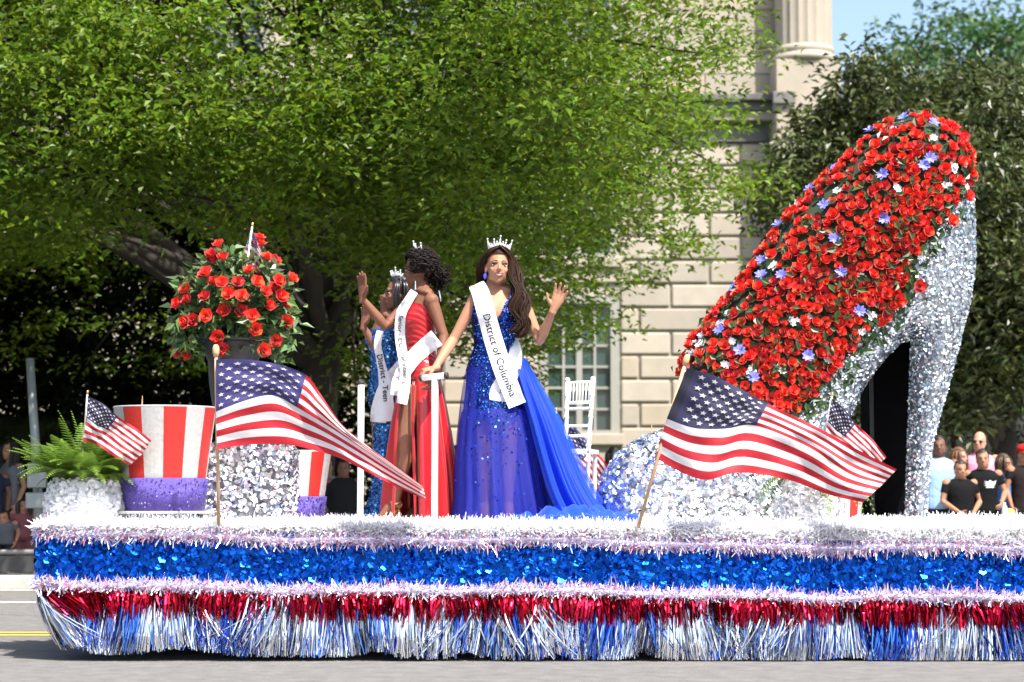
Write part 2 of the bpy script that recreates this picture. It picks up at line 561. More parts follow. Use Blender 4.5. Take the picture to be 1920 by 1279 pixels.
def crown(clumps, per, spread, flat, length, width, up=0.9, outward=None, droop=0.25):
    """leaves in flat sprays round clump centres"""
    Cn = np.asarray(clumps); n = len(Cn) * per
    idx = np.repeat(np.arange(len(Cn)), per)
    ang = rng.random(n) * 2 * PI
    rad = np.sqrt(rng.random(n)) * spread * (0.6 + 0.8 * rng.random(len(Cn)))[idx]
    tilt = rng.normal(0, .28, (len(Cn), 2))[idx]
    off = np.stack([np.cos(ang) * rad, np.sin(ang) * rad, rng.normal(0, flat, n)], 1)
    off[:, 2] += off[:, 0] * tilt[:, 0] + off[:, 1] * tilt[:, 1] - droop * rad ** 2
    P = Cn[idx] + off
    N = unit(np.stack([rng.normal(0, .55, n), rng.normal(0, .55, n) - .15, np.full(n, up)], 1))
    D = unit(np.stack([np.cos(ang), np.sin(ang), rng.normal(-.35, .4, n)], 1) + rng.normal(0, .5, (n, 3)))
    return leaf_cards(P, N, D, length, width)

def limb(mb, a, b, r0, r1, sag=0.0, n=7, wob=0.12):
    a = Vector(a); b = Vector(b); L = (b - a).length; pts = []; rr = []
    for i in range(n + 1):
        t = i / n
        p = a.lerp(b, t) + Vector((random.uniform(-1, 1), random.uniform(-1, 1), random.uniform(-1, 1))) * wob * L * .12 * (1 if 0 < i < n else 0)
        p.z += math.sin(PI * t) * sag * L
        pts.append(p); rr.append(r0 + (r1 - r0) * t)
    mb.tube(pts, rr, 6)
    return pts

def tree(name, base, height_fork, r_trunk, clumps, label, leafm, per, spread, flat, length, width, group=None, nlimb=16, lean=(0, 0), nbr=110, droop=.25, up=.9):
    t = thing(name, base, label, 'tree', group)
    b = Vector(base)
    fork = b + Vector((lean[0], lean[1], height_fork))
    tb = MB()
    tb.tube([b + Vector((0, 0, -.1)), b + Vector((lean[0] * .1, lean[1] * .1, .35)), b.lerp(fork, .5), fork], [r_trunk * 1.5, r_trunk * 1.05, r_trunk * .92, r_trunk * .8], 12)
    cl = [Vector(c) for c in clumps]
    picks = random.sample(cl, min(nlimb, len(cl)))
    nodes = []
    for p in picks:
        m = fork.lerp(p, .62) + Vector((0, 0, .35))
        pts = limb(tb, fork - Vector((0, 0, random.uniform(0, .5))), m, r_trunk * .42, r_trunk * .16, .05)
        nodes += pts[3:]
    for p in random.sample(cl, min(nbr, len(cl))):
        q = min(nodes, key=lambda s: (s - p).length) if nodes else fork
        limb(tb, q, p, r_trunk * .11, .008, .03, 5)
    tb.obj('trunk', BARK, t, smooth=True)
    V, F = crown([c[:] for c in cl], per, spread, flat, length, width, droop=droop, up=up)
    obj('crown', np_mesh('crown', V, F), leafm, t)
    return t

def ell_clumps(c, r_, n, zdown=1.0, inner=0.55, keep=None):
    out = []
    c = np.array(c); r_ = np.array(r_)
    while len(out) < n:
        d = unit(rng.normal(0, 1, (1, 3)))[0]
        k = inner + (1 - inner) * rng.random() ** .6
        k *= 1 + .10 * math.sin(d[0] * 7 + d[2] * 5) + .07 * math.sin(d[1] * 11 - d[0] * 13)
        p = d * r_ * k
        if p[2] < 0: p[2] *= zdown
        p = c + p
        if keep is None or keep(p): out.append(p)
    return out

def to_px(p):
    """where a point falls in the photo, used to keep the crowns' ragged outlines like the photo's"""
    d = Vector(p) - Vector((0, 0, CAM_H))
    fw = d.y * _cp + d.z * _sp; up_ = d.z * _cp - d.y * _sp
    return 960 + FPX * d.x / fw, 639.5 - FPX * up_ / fw

ELM_EDGE = [(-200, 800), (300, 790), (560, 760), (640, 770), (690, 690), (760, 620), (900, 640), (1000, 700), (1060, 650), (1180, 720), (1260, 700), (1300, 560), (1380, 420), (1420, 300), (1400, 60), (1420, -500)]
def elm_keep(p):
    px, py = to_px(p)
    # thinning and ragged towards the outer end of the boughs
    lim = 1395 + 35 * math.sin(py * .021) + 28 * math.sin(py * .057 + 1)
    if py > 420: lim -= (py - 420) * .50
    if py < 50: lim += 10
    if px > lim: return False
    if px < 660 and py > 420 + 35 * math.sin(px * .017) + 15 * math.sin(px * .06) and rng.random() > .04: return False
    low = 735 + 40 * math.sin(px * .02) if px < 680 else 640 + 70 * math.sin(px * .013 + 1.5) + 45 * math.sin(px * .041)
    if py > low: return False
    if (p[1] > 28 or p[2] > 9.0) and rng.random() < .30: return False
    ymin = np.interp(p[2], [1.5, 2.5, 3.3, 3.8, 4.2, 4.8, 5.5, 6.5, 8, 10, 12], [25.4, 24.5, 22.6, 20.6, 19.4, 19.0, 19.3, 20.1, 21.4, 23.2, 25.2])
    if p[1] < ymin - 5.5 * min(1, max(0, px - 760) / 400): return False
    if px > 560:
        dens = float(np.interp(px, [880, 1050, 1180, 1300, 1420], [1, .62, .30, .16, .12]))
        if py > 330: dens *= 1.0 - .70 * min(1, (py - 330) / 200) * min(1, (px - 560) / 200)
        h = math.sin(px * .031 + py * .017) * math.sin(py * .043 - px * .011)
        if rng.random() > dens * (1 + .55 * h): return False
    return True
ec = ell_clumps((-3.4, 25.2, 5.9), (9.6, 8.6, 6.3), 5900, zdown=.62, inner=.45, keep=elm_keep)
tree('elm_tree', (W(575, 900, 26).x, 26.0, 0.1), 3.0, 0.30, ec, 'broad elm with a vast bright green crown spreading over the float', ELM_LEAF, 66, .46, .085, .104, .054, nlimb=34, nbr=420, lean=(.2, 0))
ec2 = ell_clumps((-12.6, 24.8, 6.8), (7.6, 8.2, 6.0), 1500, zdown=.75, inner=.45, keep=lambda p: (p[2] > 3.5 + .3 * math.sin(p[0] * 3) or rng.random() < .05) and p[1] > np.interp(p[2], [1.5, 2.5, 3.3, 3.8, 4.2, 4.8, 5.5, 6.5, 8, 10, 12], [25.4, 24.2, 22.2, 20.2, 19.0, 18.6, 18.8, 19.5, 20.8, 22.6, 24.8]))
tree('elm_tree', (-10.8, 26.5, 0.1), 3.2, 0.3, ec2, 'second elm standing at the frame edge beyond the fern planter', ELM_LEAF, 60, .52, .09, .105, .055, nlimb=14, nbr=100)
# shady trees behind the elm
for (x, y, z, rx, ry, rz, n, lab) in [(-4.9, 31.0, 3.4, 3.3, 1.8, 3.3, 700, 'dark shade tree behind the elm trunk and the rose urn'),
                                  (-10.2, 31.5, 3.4, 3.4, 1.9, 3.4, 700, 'dark shade tree behind the sign post at the edge of the lawn'),
                                  (-15.8, 31.5, 3.6, 3.2, 1.9, 3.6, 500, 'dark shade tree farthest along the lawn past the sign post')]:
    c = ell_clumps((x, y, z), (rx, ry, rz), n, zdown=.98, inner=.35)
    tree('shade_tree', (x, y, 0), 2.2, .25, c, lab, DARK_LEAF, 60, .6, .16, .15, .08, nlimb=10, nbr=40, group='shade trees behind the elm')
hd = thing('hedge', (-8, 29.4, 0), 'long dark hedge added to deepen the shade under the elm', 'hedge')  # hedge added to make the shade behind the elm trunk darker
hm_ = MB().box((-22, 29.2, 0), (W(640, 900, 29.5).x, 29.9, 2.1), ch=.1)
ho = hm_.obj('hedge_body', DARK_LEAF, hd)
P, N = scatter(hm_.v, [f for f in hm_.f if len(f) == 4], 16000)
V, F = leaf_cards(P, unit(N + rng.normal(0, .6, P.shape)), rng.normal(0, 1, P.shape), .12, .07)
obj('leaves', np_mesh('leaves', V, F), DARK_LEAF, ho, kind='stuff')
# evergreen magnolias
def mag_keep(p):
    px, py = to_px(p)
    if px < 1440 + 40 * math.sin(py * .03): return False
    if py < 330:
        top = np.interp(px, [1440, 1480, 1560, 1640, 1700, 1760, 1860, 1930, 2100], [300, 215, 150, 105, 95, 105, 130, 180, 300]) + 14 * math.sin(px * .05)
        if py < top: return False
    if py > 780 + 18 * math.sin(px * .05): return False
    if py > 470 and px < 1560: return rng.random() < .5 and py < 520 
    return True
mc = ell_clumps((W(1745, 450, 29).x, 29.0, 4.4), (3.1, 2.6, 3.1), 1150, zdown=.9, inner=.35, keep=mag_keep)
tree('magnolia_tree', (W(1885, 900, 29).x, 29.0, 0), 1.9, .21, mc, 'dark glossy magnolia rising behind the rose covered shoe', MAG_LEAF, 60, .34, .15, .15, .062, nlimb=14, nbr=130, droop=.1, up=.55)
mc2 = ell_clumps((W(2030, 500, 32).x, 32.5, 4.6), (2.6, 2.6, 3.6), 420, zdown=.9, inner=.4)
tree('magnolia_tree', (W(1990, 900, 32).x, 32.5, 0), 1.8, .2, mc2, 'magnolia half out of view past the crowd', MAG_LEAF, 60, .34, .15, .15, .062, nlimb=8, nbr=30, droop=.1, up=.55)
# tall far tree against the sky
fk = lambda p: to_px(p)[1] > np.interp(to_px(p)[0], [1590, 1640, 1700, 1750, 1800, 1860, 1920, 2000], [110, 75, 50, 28, 15, 22, -10, -40]) + 22 * math.sin(to_px(p)[0] * .06) and to_px(p)[0] > 1600 + 30 * math.sin(to_px(p)[1] * .09)
fc = ell_clumps((W(1830, 200, 62).x, 62, 10.0), (6.2, 5.0, 7.0), 1000, inner=.4, keep=fk)
tree('oak_tree', (W(1830, 900, 62).x, 62, 0), 5, .4, fc, 'tall fresh green tree against the sky beyond the magnolia', FAR_LEAF, 44, .62, .2, .24, .13, nlimb=18, nbr=120)
# grey garden wall seen dimly under the magnolia
GREY_STONE = mat('grey_garden_stone', (0.27, 0.26, 0.25), 0.9, var=0.15, scale=2)
gw = thing('garden_wall', (W(1850, 900, 36).x, 36, 0), 'low grey stone wall with piers in the shade under the magnolia', 'wall')
MB().box((W(1730, 900, 36).x, 36, 0), (W(2060, 900, 36).x, 36.3, W(1850, 800, 36).z)).obj('wall', GREY_STONE, gw)
for px in (1765, 1805, 1860, 1910):
    x = W(px, 800, 35.8).x
    MB().box((x - .14, 35.7, 0), (x + .14, 35.99, W(px, 770, 35.8).z), ch=.02).obj('pier', GREY_STONE, gw)
# ============================================================ PARADE FLOAT
FY = 12.0; FB = 14.35                      # front and back of the deck
FXL = W(70, 1000, FY).x; FXR = 4.7
DK = 0.77                                  # where things stand
SILVER = mat('silver_foil', (0.78, 0.80, 0.84), 0.32, .75, ramp=[(0, (.86, .87, .90)), (.55, (.70, .75, .83)), (.72, (.93, .93, .95)), (.86, (.72, .82, .9)), (.94, (.85, .72, .80)), (.97, (.6, .85, .75))])
SILVER_DIM = mat('silver_backing', (0.50, 0.52, 0.55), 0.5, 0.4, var=.2)
WHITE_FOIL = mat('white_foil', (0.86, 0.87, 0.9), 0.4, 0.1, ramp=[(0, (.9, .9, .91)), (.8, (.80, .85, .93)), (.9, (.9, .82, .87))], transl=.3)
MIX_FOIL = mat('tinsel_foil', (0.8, 0.78, 0.85), 0.28, 0.8, ramp=[(0, (.88, .84, .92)), (.50, (.78, .70, .86)), (.66, (.85, .30, .42)), (.78, (.30, .38, .80)), (.86, (.92, .90, .95))])
BLUE_FOIL = mat('blue_foil', (0.005, 0.10, 0.55), 0.25, 0.9, ramp=[(0, (.003, .075, .46)), (.35, (.003, .10, .56)), (.7, (.004, .05, .34)), (.9, (.01, .18, .78))])
RED_FOIL = mat('red_foil', (0.50, 0.006, 0.03), 0.26, 0.9, ramp=[(0, (.34, .003, .016)), (.4, (.17, .002, .010)), (.8, (.48, .006, .04))])
BLUE_STRIP = mat('blue_strip_foil', (0.05, 0.16, 0.75), 0.2, 1.0, ramp=[(0, (.05, .15, .72)), (.4, (.1, .3, .9)), (.7, (.03, .06, .45))])
SILV_STRIP = mat('silver_strip_foil', (0.8, 0.83, 0.88), 0.16, 0.95, ramp=[(0, (.86, .88, .92)), (.42, (.30, .36, .50)), (.62, (.68, .74, .84)), (.82, (.93, .93, .94))])
BLACK = mat('black_paint', (0.012, 0.012, 0.013), 0.6)
BLACK_CLOTH = mat('black_cloth', (0.003, 0.003, 0.0035), 0.95, var=.2, spec=.04)

flo = thing('parade_float', (0.5, 13, 0), 'long parade float trimmed in blue petals, tinsel garlands and red, silver and blue fringe', 'parade float')
def zt(x): return float(np.interp(x, [FXL, 3.1], [.775, .682]))    # upper garland
def zb(x): return float(np.interp(x, [FXL, 3.1], [.452, .372]))    # lower garland
MB().box((FXL + .03, FY + .05, .60), (FXR - .03, FB, .72)).obj('deck', mat('deck_board', (.6, .6, .6), .8), flo)
MB().box((FXL + .25, FY + .25, .22), (FXR - .2, FB - .1, .597)).obj('chassis', BLACK, flo)
for x in (-1.4, 2.4):
    for y in (FY + .45, FB - .3):
        mb = MB(); mb.lathe((0, 0, 0), [(.12, -.1), (.26, -.1), (.29, -.06), (.29, .06), (.26, .1), (.12, .1)], 20)
        mb.v = [(x + v[0], y + v[2], .29 + v[1]) for v in mb.v]
        mb.obj('wheel', BLACK, flo, smooth=True)
# front band: backing and overlapping foil petals
def band_z(x, t): return zb(x) + (zt(x) - zb(x)) * t
n = 40; V = []; F = []
path = [(FXL, FB)] + [(FXL, FY)] + [(FXL + (FXR - FXL) * i / n, FY) for i in range(1, n + 1)]
for (x, y) in path: V += [(x, y, zb(x) - .02), (x, y, zt(x) + .02)]
F = [(2 * i, 2 * i + 2, 2 * i + 3, 2 * i + 1) for i in range(len(path) - 1)]
band = MB().add(V, F).obj('blue_band', BLUE_FOIL, flo)
def along(nn, side=.13):
    """random places along the front and the rear end: x, y, outward normal"""
    f = rng.random(nn) < (1 - side)
    x = np.where(f, rng.uniform(FXL, FXR, nn), FXL); y = np.where(f, FY, rng.uniform(FY, FB, nn))
    Nn = np.where(f[:, None], np.array([[0, -1.0, 0]]), np.array([[-1.0, 0, 0]]))
    return x, y, Nn
x, y, Nn = along(11000)
t = rng.random(len(x))
ztv = np.interp(x, [FXL, 3.1], [.775, .682]); zbv = np.interp(x, [FXL, 3.1], [.452, .372])
P = np.stack([x, y, zbv + (ztv - zbv) * t], 1)
V, F = flakes(P, Nn, .036, tilt=.38, sides=5, lift=.008)
obj('foil_petals', np_mesh('foil_petals', V, F), BLUE_FOIL, band, kind='stuff')
# garlands
def wob(x): return .010 * np.sin(x * 2.3 + 1) + .007 * np.sin(x * 5.7) + .004 * np.sin(x * 11.3 + 2)
def garland(name, zoff, table, r, n_str, lng, m, y_off=0.0, back=False):
    core = MB()
    if back: pts = [(FXL, FB, .74), (FXR, FB, .74)]
    else: pts = [(FXL, FB, np.interp(FXL, *table) + zoff), (FXL - .01, FY + y_off, np.interp(FXL, *table) + zoff)] + [(FXL + (FXR - FXL) * i / 30, FY + y_off, np.interp(FXL + (FXR - FXL) * i / 30, *table) + zoff + wob(FXL + (FXR - FXL) * i / 30)) for i in range(1, 31)]
    core.tube(pts, r, 8)
    g = core.obj(name, m, flo, smooth=True)
    if back:
        x = rng.uniform(FXL, FXR, n_str); y = np.full(n_str, FB); z = np.full(n_str, .74)
    else:
        x, y, _n = along(n_str); y = y + np.where(y <= FY, y_off, 0); z = np.interp(x, *table) + zoff + wob(x)
    P = np.stack([x, y, z + rng.normal(0, .008, n_str)], 1)
    D = rng.normal(0, 1, (n_str, 3)); D[:, 0] *= .55
    V, F = strands(P, D, lng, .0075, curve=.25)
    obj('tinsel', np_mesh('tinsel', V, F), m, g, kind='stuff')
TT = ([FXL, 3.1], [.775, .682]); TB = ([FXL, 3.1], [.452, .372])
garland('tinsel_garland', -.016, TT, .022, 22000, .050, MIX_FOIL, -.02)
garland('tinsel_garland', -.005, TB, .020, 24000, .046, MIX_FOIL, -.03)
garland('tinsel_garland', 0, None, .03, 9000, .07, MIX_FOIL, back=True)
# white tinsel mat on the deck, rolled over its front edge
nx, ny = 60, 16; V = []
for j in range(ny + 1):
    for i in range(nx + 1):
        x = FXL + (FXR - FXL) * i / nx; y = FY - .03 + (FB - FY) * j / ny
        z = .79 + .012 * math.sin(x * 7 + y * 3) * math.sin(y * 9 - x * 2)
        if j == 0: z = zt(x) + .02
        elif j == 1: z = .775; y = FY + .02
        V.append((x, y, z))
F = [(j * (nx + 1) + i, j * (nx + 1) + i + 1, (j + 1) * (nx + 1) + i + 1, (j + 1) * (nx + 1) + i) for j in range(ny) for i in range(nx)]
WHITE_MAT = mat('white_mat', (.84, .84, .86), .7)
mt = MB().add(V, F).obj('deck_mat', WHITE_MAT, flo, smooth=True)
P, N = scatter(V, F, 42000)
N = np.where(N[:, 2:3] < 0, -N, N)
D = N + rng.normal(0, .55, P.shape); D[:, 1] -= .2
V2, F2 = strands(P, D, .05, .0085, curve=.2)
obj('tinsel', np_mesh('tinsel', V2, F2), WHITE_FOIL, mt, kind='stuff')
x = rng.uniform(FXL, FXR, 22000)
P = np.stack([x, FY - .03 + rng.uniform(0, .05, len(x)), np.interp(x, *TT) + .02 + rng.random(len(x)) * (.80 - np.interp(x, *TT) - .02)], 1)
D = rng.normal(0, .6, P.shape) + np.array([[0, -.7, .5]])
V2, F2 = strands(P, D, .055, .0085, curve=.2)
obj('tinsel', np_mesh('tinsel', V2, F2), WHITE_FOIL, mt, kind='stuff')
# fringe: hanging foil strips in clumps
def fringe(name, m, n, z_top_off, l0, l1, width, dens=None, y0=0.0, phase=0.0, sway=.05, seg=4):
    x, y, Nn = along(n)
    s = np.where(y <= FY, x, FXL - (y - FY))
    if dens is not None:
        k = dens(s) > rng.random(n); x, y, Nn, s = x[k], y[k], Nn[k], s[k]
    n = len(x)
    top = np.interp(x, *TB) - .02 + z_top_off
    L = rng.uniform(l0, l1, n) * (1 - .10 * np.abs(np.sin(s * 4.3 + 1.2 * np.sin(s * 1.9))) ** 8)
    # sides of the clumps turn together
    turn = .75 * np.sin(s * 9 + phase) + .5 * np.sin(s * 23 + phase * 2) + rng.normal(0, .4, n)
    side = np.stack([np.where(Nn[:, 1] < 0, np.cos(turn), np.sin(turn)), np.where(Nn[:, 1] < 0, np.sin(turn), np.cos(turn)), np.zeros(n)], 1)
    sw = sway * (np.sin(s * 6.3 + phase) + rng.normal(0, .6, n))
    wv = .6 * np.sin(s * 2.1) + .45 * np.sin(s * 4.7 + 1)
    pit = .24; cc = (np.round(s / pit + wv) - wv) * pit
    sw = sw + .17 * np.clip(cc - s, -.1, .1)
    inn = np.clip((FXL + .5 - s) / .5, 0, 1) * .20 * (y <= FY)
    flare = rng.uniform(.01, .06, n); bulge = rng.uniform(.0, .035, n) + .02 * np.sin(s * 8 + phase)
    rings = []
    for q in range(seg + 1):
        tq = q / seg
        c = np.stack([x, y, top - L * tq], 1) + Nn * (y0 + bulge * math.sin(PI * tq * .8) + flare * tq)[:, None]
        along_v = np.stack([np.where(Nn[:, 1] < 0, 1.0, 0), np.where(Nn[:, 1] < 0, 0.0, 1.0), np.zeros(n)], 1)
        c += along_v * (sw * tq ** 1.6 + inn * tq ** 1.3)[:, None]
        c[:, 0] += np.where(y > FY, .21, 0) * tq ** 1.3
        c[:, 2] = np.maximum(c[:, 2], .008)
        w = side * width * .5 * (1 if q < seg else .6)
        rings.append(c - w); rings.append(c + w)
    V = np.stack(rings, 1).reshape(-1, 3)
    b = np.arange(n)[:, None] * (2 * (seg + 1))
    F = np.concatenate([b + np.array([[2 * q, 2 * q + 1, 2 * q + 3, 2 * q + 2]]) for q in range(seg)])
    obj(name, np_mesh(name, V, F), m, flo, kind='stuff')
fringe('silver_fringe', SILV_STRIP, 8200, 0, .33, .39, .0078, None, .0, .3, .035)
fringe('blue_fringe', BLUE_STRIP, 4200, 0, .32, .39, .008, lambda s: .42 + .35 * np.sin(s * 5.2) * np.sin(s * 2.3 + 1), .012, 1.7, .06)
fringe('red_fringe', RED_FOIL, 4600, .01, .05, .19, .009, None, .022, 2.6, .012)
fringe('red_fringe', RED_FOIL, 900, .01, .13, .22, .010, lambda s: .75 * (np.sin(s * 9) > .1), .026, .6, .012)
fringe('silver_fringe', SILV_STRIP, 900, -.02, .25, .36, .009, lambda s: .9 * (np.sin(s * 4.1 + 2) > .2), .04, .9, .16)

# ------------------------------------------------------------ inflated outlines (shoe, mound)
def dist_poly(P, poly):
    d = np.full(len(P), 1e9); m = len(poly)
    for i in range(m):
        a = np.array(poly[i]); b = np.array(poly[(i + 1) % m]); ab = b - a
        t = np.clip(((P - a) @ ab) / max(ab @ ab, 1e-12), 0, 1)
        d = np.minimum(d, np.linalg.norm(P - (a + t[:, None] * ab), axis=1))
    return d
def in_poly(P, poly):
    c = np.zeros(len(P), bool); m = len(poly)
    for i in range(m):
        (x1, y1), (x2, y2) = poly[i], poly[(i + 1) % m]
        c ^= ((y1 > P[:, 1]) != (y2 > P[:, 1])) & (P[:, 0] < (x2 - x1) * (P[:, 1] - y1) / ((y2 - y1) or 1e-12) + x1)
    return c
def inflate(px_poly, Y, R, k, step=.035):
    """a solid whose side view is the outline, round in depth: returns V, F, and the outline in x,z"""
    pts = [W(px, py, Y) for px, py in px_poly]
    poly = [(p.x, p.z) for p in pts]
    bd = []
    for i in range(len(poly)):
        a = np.array(poly[i]); b = np.array(poly[(i + 1) % len(poly)])
        q = max(1, int(np.linalg.norm(b - a) / step))
        for j in range(q): bd.append(tuple(a + (b - a) * j / q))
    A = np.array(poly); lo, hi = A.min(0), A.max(0)
    gx, gz = np.meshgrid(np.arange(lo[0], hi[0], step), np.arange(lo[1], hi[1], step))
    G = np.stack([gx.ravel(), gz.ravel()], 1)
    G[:, 0] += (np.round((G[:, 1] - lo[1]) / step) % 2) * step * .5
    G = G[in_poly(G, poly)]
    G = G[dist_poly(G, poly) > step * .55]
    nb = len(bd)
    allp = [Vector(p) for p in bd] + [Vector(p) for p in G]
    vo, eo, fo, *_ = delaunay_2d_cdt(allp, [(i, (i + 1) % nb) for i in range(nb)], [], 1, 1e-6)
    P2 = np.array([v[:] for v in vo]); F = np.array([list(f) for f in fo if len(f) == 3])
    cen = P2[F].mean(1); F = F[in_poly(cen, poly)]
    d = dist_poly(P2, poly); d[d < step * .2] = 0
    dd = np.minimum(d, R)
    t = k * np.sqrt(np.maximum(2 * R * dd - dd * dd, 0))
    nv = len(P2)
    front = np.stack([P2[:, 0], Y - t, P2[:, 1]], 1); back = np.stack([P2[:, 0], Y + t, P2[:, 1]], 1)
    V = np.concatenate([front, back])
    bmap = np.where(t <= 1e-6, np.arange(nv), np.arange(nv) + nv)
    a = P2[F[:, 1]] - P2[F[:, 0]]; b = P2[F[:, 2]] - P2[F[:, 0]]
    ccw = (a[:, 0] * b[:, 1] - a[:, 1] * b[:, 0]) > 0
    F = np.where(ccw[:, None], F, F[:, ::-1])            # front faces look to -y
    F2 = bmap[F[:, ::-1]]
    return V, np.concatenate([F, F2]), poly, (front, F)

# ------------------------------------------------------------ roses and other blooms
ROSE = mat('rose_petal', (0.80, 0.030, 0.012), 0.5, isl=.32, hue=.010, sheen=.15, transl=.12)
ROSE_DEEP = mat('rose_petal_deep', (0.58, 0.012, 0.012), 0.5, isl=.35, hue=.010, sheen=.15, transl=.12)
ROSE_ORANGE = mat('rose_petal_orange', (0.82, 0.055, 0.018), 0.5, isl=.3, hue=.012, sheen=.15, transl=.12)
ROSE_LEAF = mat('rose_leaf', (0.035, 0.075, 0.022), 0.4, isl=.5, hue=.03, transl=.2)
BLUE_BLOOM = mat('blue_bloom', (0.19, 0.19, 0.66), 0.5, isl=.35, transl=.2)
WHITE_BLOOM = mat('white_bloom', (0.75, 0.75, 0.76), 0.6, isl=.15, transl=.2)
def rose_mesh(seed, s=1.0):
    r = random.Random(seed); mb = MB()
    for (n, rb, rt, h, ph) in [(3, .004, .013, .052, 0), (4, .008, .026, .050, .4), (5, .012, .042, .040, .1)]:
        for k in range(n):
            a0 = ph + 2 * PI * (k + r.uniform(-.12, .12)) / n; span = 2 * PI / n * 1.3
            V = []
            for i in range(3):
                tz = i / 2
                for j in range(3):
                    tj = j / 2 - .5
                    rr = (rb + (rt - rb) * tz ** 1.3) * (1 - .12 * (abs(tj) * 2) ** 2)
                    if i == 2: rr *= 1.0 + .10 * r.random()
                    z = h * tz - .010 * (abs(tj) * 2) ** 2 * tz + r.uniform(-.002, .002)
                    a = a0 + span * tj
                    V.append((rr * math.cos(a) * s, rr * math.sin(a) * s, (z - .015) * s))
            mb.add(V, [(i * 3 + j, i * 3 + j + 1, i * 3 + j + 4, i * 3 + j + 3) for i in range(2) for j in range(2)])
    me = mb.mesh('rose', True); me.materials.append((ROSE, ROSE_DEEP, ROSE, ROSE_ORANGE, ROSE, ROSE_DEEP)[seed % 6]); return me
def bloom_mesh(seed, m, npet=6, l=.05, w=.02):
    r = random.Random(seed); mb = MB()
    for k in range(npet):
        a = 2 * PI * k / npet + r.uniform(-.2, .2); e = r.uniform(.2, .8)
        u = Vector((math.cos(a), math.sin(a), 0)); v = Vector((-math.sin(a), math.cos(a), 0)); z = Vector((0, 0, 1))
        c = u * l * .55 + z * l * .55 * e; t = u * l + z * l * e * .7
        mb.add([(0, 0, 0), c - v * w * .5, c + v * w * .5, t], [(0, 1, 3), (0, 3, 2)])
    me = mb.mesh('bloom'); me.materials.append(m); return me
ROSES = [rose_mesh(i) for i in range(6)]
BLUES = [bloom_mesh(i, BLUE_BLOOM, 9, .043, .026) for i in range(3)]
WHITES = [bloom_mesh(i + 9, WHITE_BLOOM, 6, .026, .018) for i in range(3)]
def aim(p, n, s=1.0):
    q = Vector(n).to_track_quat('Z', 'Y').to_matrix().to_4x4()
    return Matrix.Translation(Vector(p)) @ q @ Matrix.Rotation(random.uniform(0, 2 * PI), 4, 'Z') @ Matrix.Scale(s, 4)

# ------------------------------------------------------------ the giant high heel
SHY = 13.25
shoe = thing('high_heel_shoe', W(1600, 985, SHY), 'giant silver high heel shoe with its upper covered in red roses', 'high heel shoe')
SHOE = [(1283, 705), (1292, 662), (1340, 600), (1396, 530), (1440, 465), (1490, 400), (1535, 355), (1585, 310), (1625, 265), (1660, 238), (1705, 224),
        (1755, 230), (1795, 252), (1814, 300), (1822, 350), (1826, 430), (1826, 500), (1816, 570), (1800, 630), (1785, 690), (1770, 745), (1748, 820),
        (1738, 900), (1736, 990), (1699, 990), (1702, 900), (1705, 800), (1708, 720), (1711, 634), (1690, 640), (1660, 668), (1628, 710), (1612, 735), (1585, 800),
        (1555, 860), (1515, 885), (1440, 872), (1340, 820), (1290, 760)]
V, F, poly, front = inflate(SHOE, SHY, .34, .95)
ROSE_AREA = [(1280, 700), (1292, 655), (1396, 525), (1490, 395), (1580, 312), (1625, 262), (1665, 232), (1705, 222), (1757, 228), (1798, 250), (1820, 310), (1805, 355), (1775, 395),
             (1740, 440), (1705, 485), (1690, 545), (1650, 600), (1600, 640), (1560, 690), (1520, 740), (1495, 770), (1440, 760), (1360, 730)]
RA_W = [(W(a, b, SHY - .3).x * SHY / (SHY - .3), W(a, b, SHY).z) for a, b in ROSE_AREA]
SHOE_BACK = mat('shoe_backing', (0.34, 0.36, 0.40), 0.45, 0.7, var=.2)
SHOE_SEQ = mat('shoe_sequins', (0.6, 0.65, 0.72), 0.24, 1.0, ramp=[(0, (.78, .81, .86)), (.45, (.58, .63, .71)), (.68, (.92, .93, .95)), (.84, (.55, .66, .78)), (.93, (.72, .62, .66)), (.965, (.45, .72, .62))])
sb = obj('shoe_body', np_mesh('shoe_body', V, F, True), SHOE_BACK, shoe)
P, N = scatter(V, F, 46000)
_k = ~in_poly(P[:, [0, 2]], RA_W) | (P[:, 1] > SHY); P, N = P[_k], N[_k]
fv, ff = flakes(P, N, .019, tilt=.42, sides=5, lift=.006)
obj('silver_sequins', np_mesh('silver_sequins', fv, ff), SHOE_SEQ, sb, kind='stuff')
sbv = BVHTree.FromPolygons([tuple(v) for v in V], [tuple(int(i) for i in f) for f in F])
fv_, ft_ = front
ft_ = ft_[in_poly(fv_[ft_].mean(1)[:, [0, 2]], RA_W)]
obj('moss_backing', np_mesh('moss_backing', fv_ + np.array([[0, -.008, 0]]), ft_, True), mat('moss', (.02, .035, .014), .9, var=.4, scale=30), sb)
def on_shoe(px, py):
    o = Vector((0, 0, CAM_H)); d = (W(px, py, SHY) - o).normalized()
    h = sbv.ray_cast(o, d)
    if h[0] is None:
        h = sbv.find_nearest(W(px, py, SHY)); return h[0], Vector((h[1].x, min(h[1].y, -.3), h[1].z)).normalized()
    return h[0], h[1]
def poisson(poly, r, tries=60000):
    A = np.array(poly, float); lo, hi = A.min(0), A.max(0); out = []; cell = {}
    C = rng.uniform(lo, hi, (tries, 2)); C = C[in_poly(C, [tuple(p) for p in A])]
    for c in C:
        k = (int(c[0] // r), int(c[1] // r))
        if all((c - q) @ (c - q) >= r * r for i in (-1, 0, 1) for j in (-1, 0, 1) for q in cell.get((k[0] + i, k[1] + j), ())):
            cell.setdefault(k, []).append(c); out.append(c)
    return out
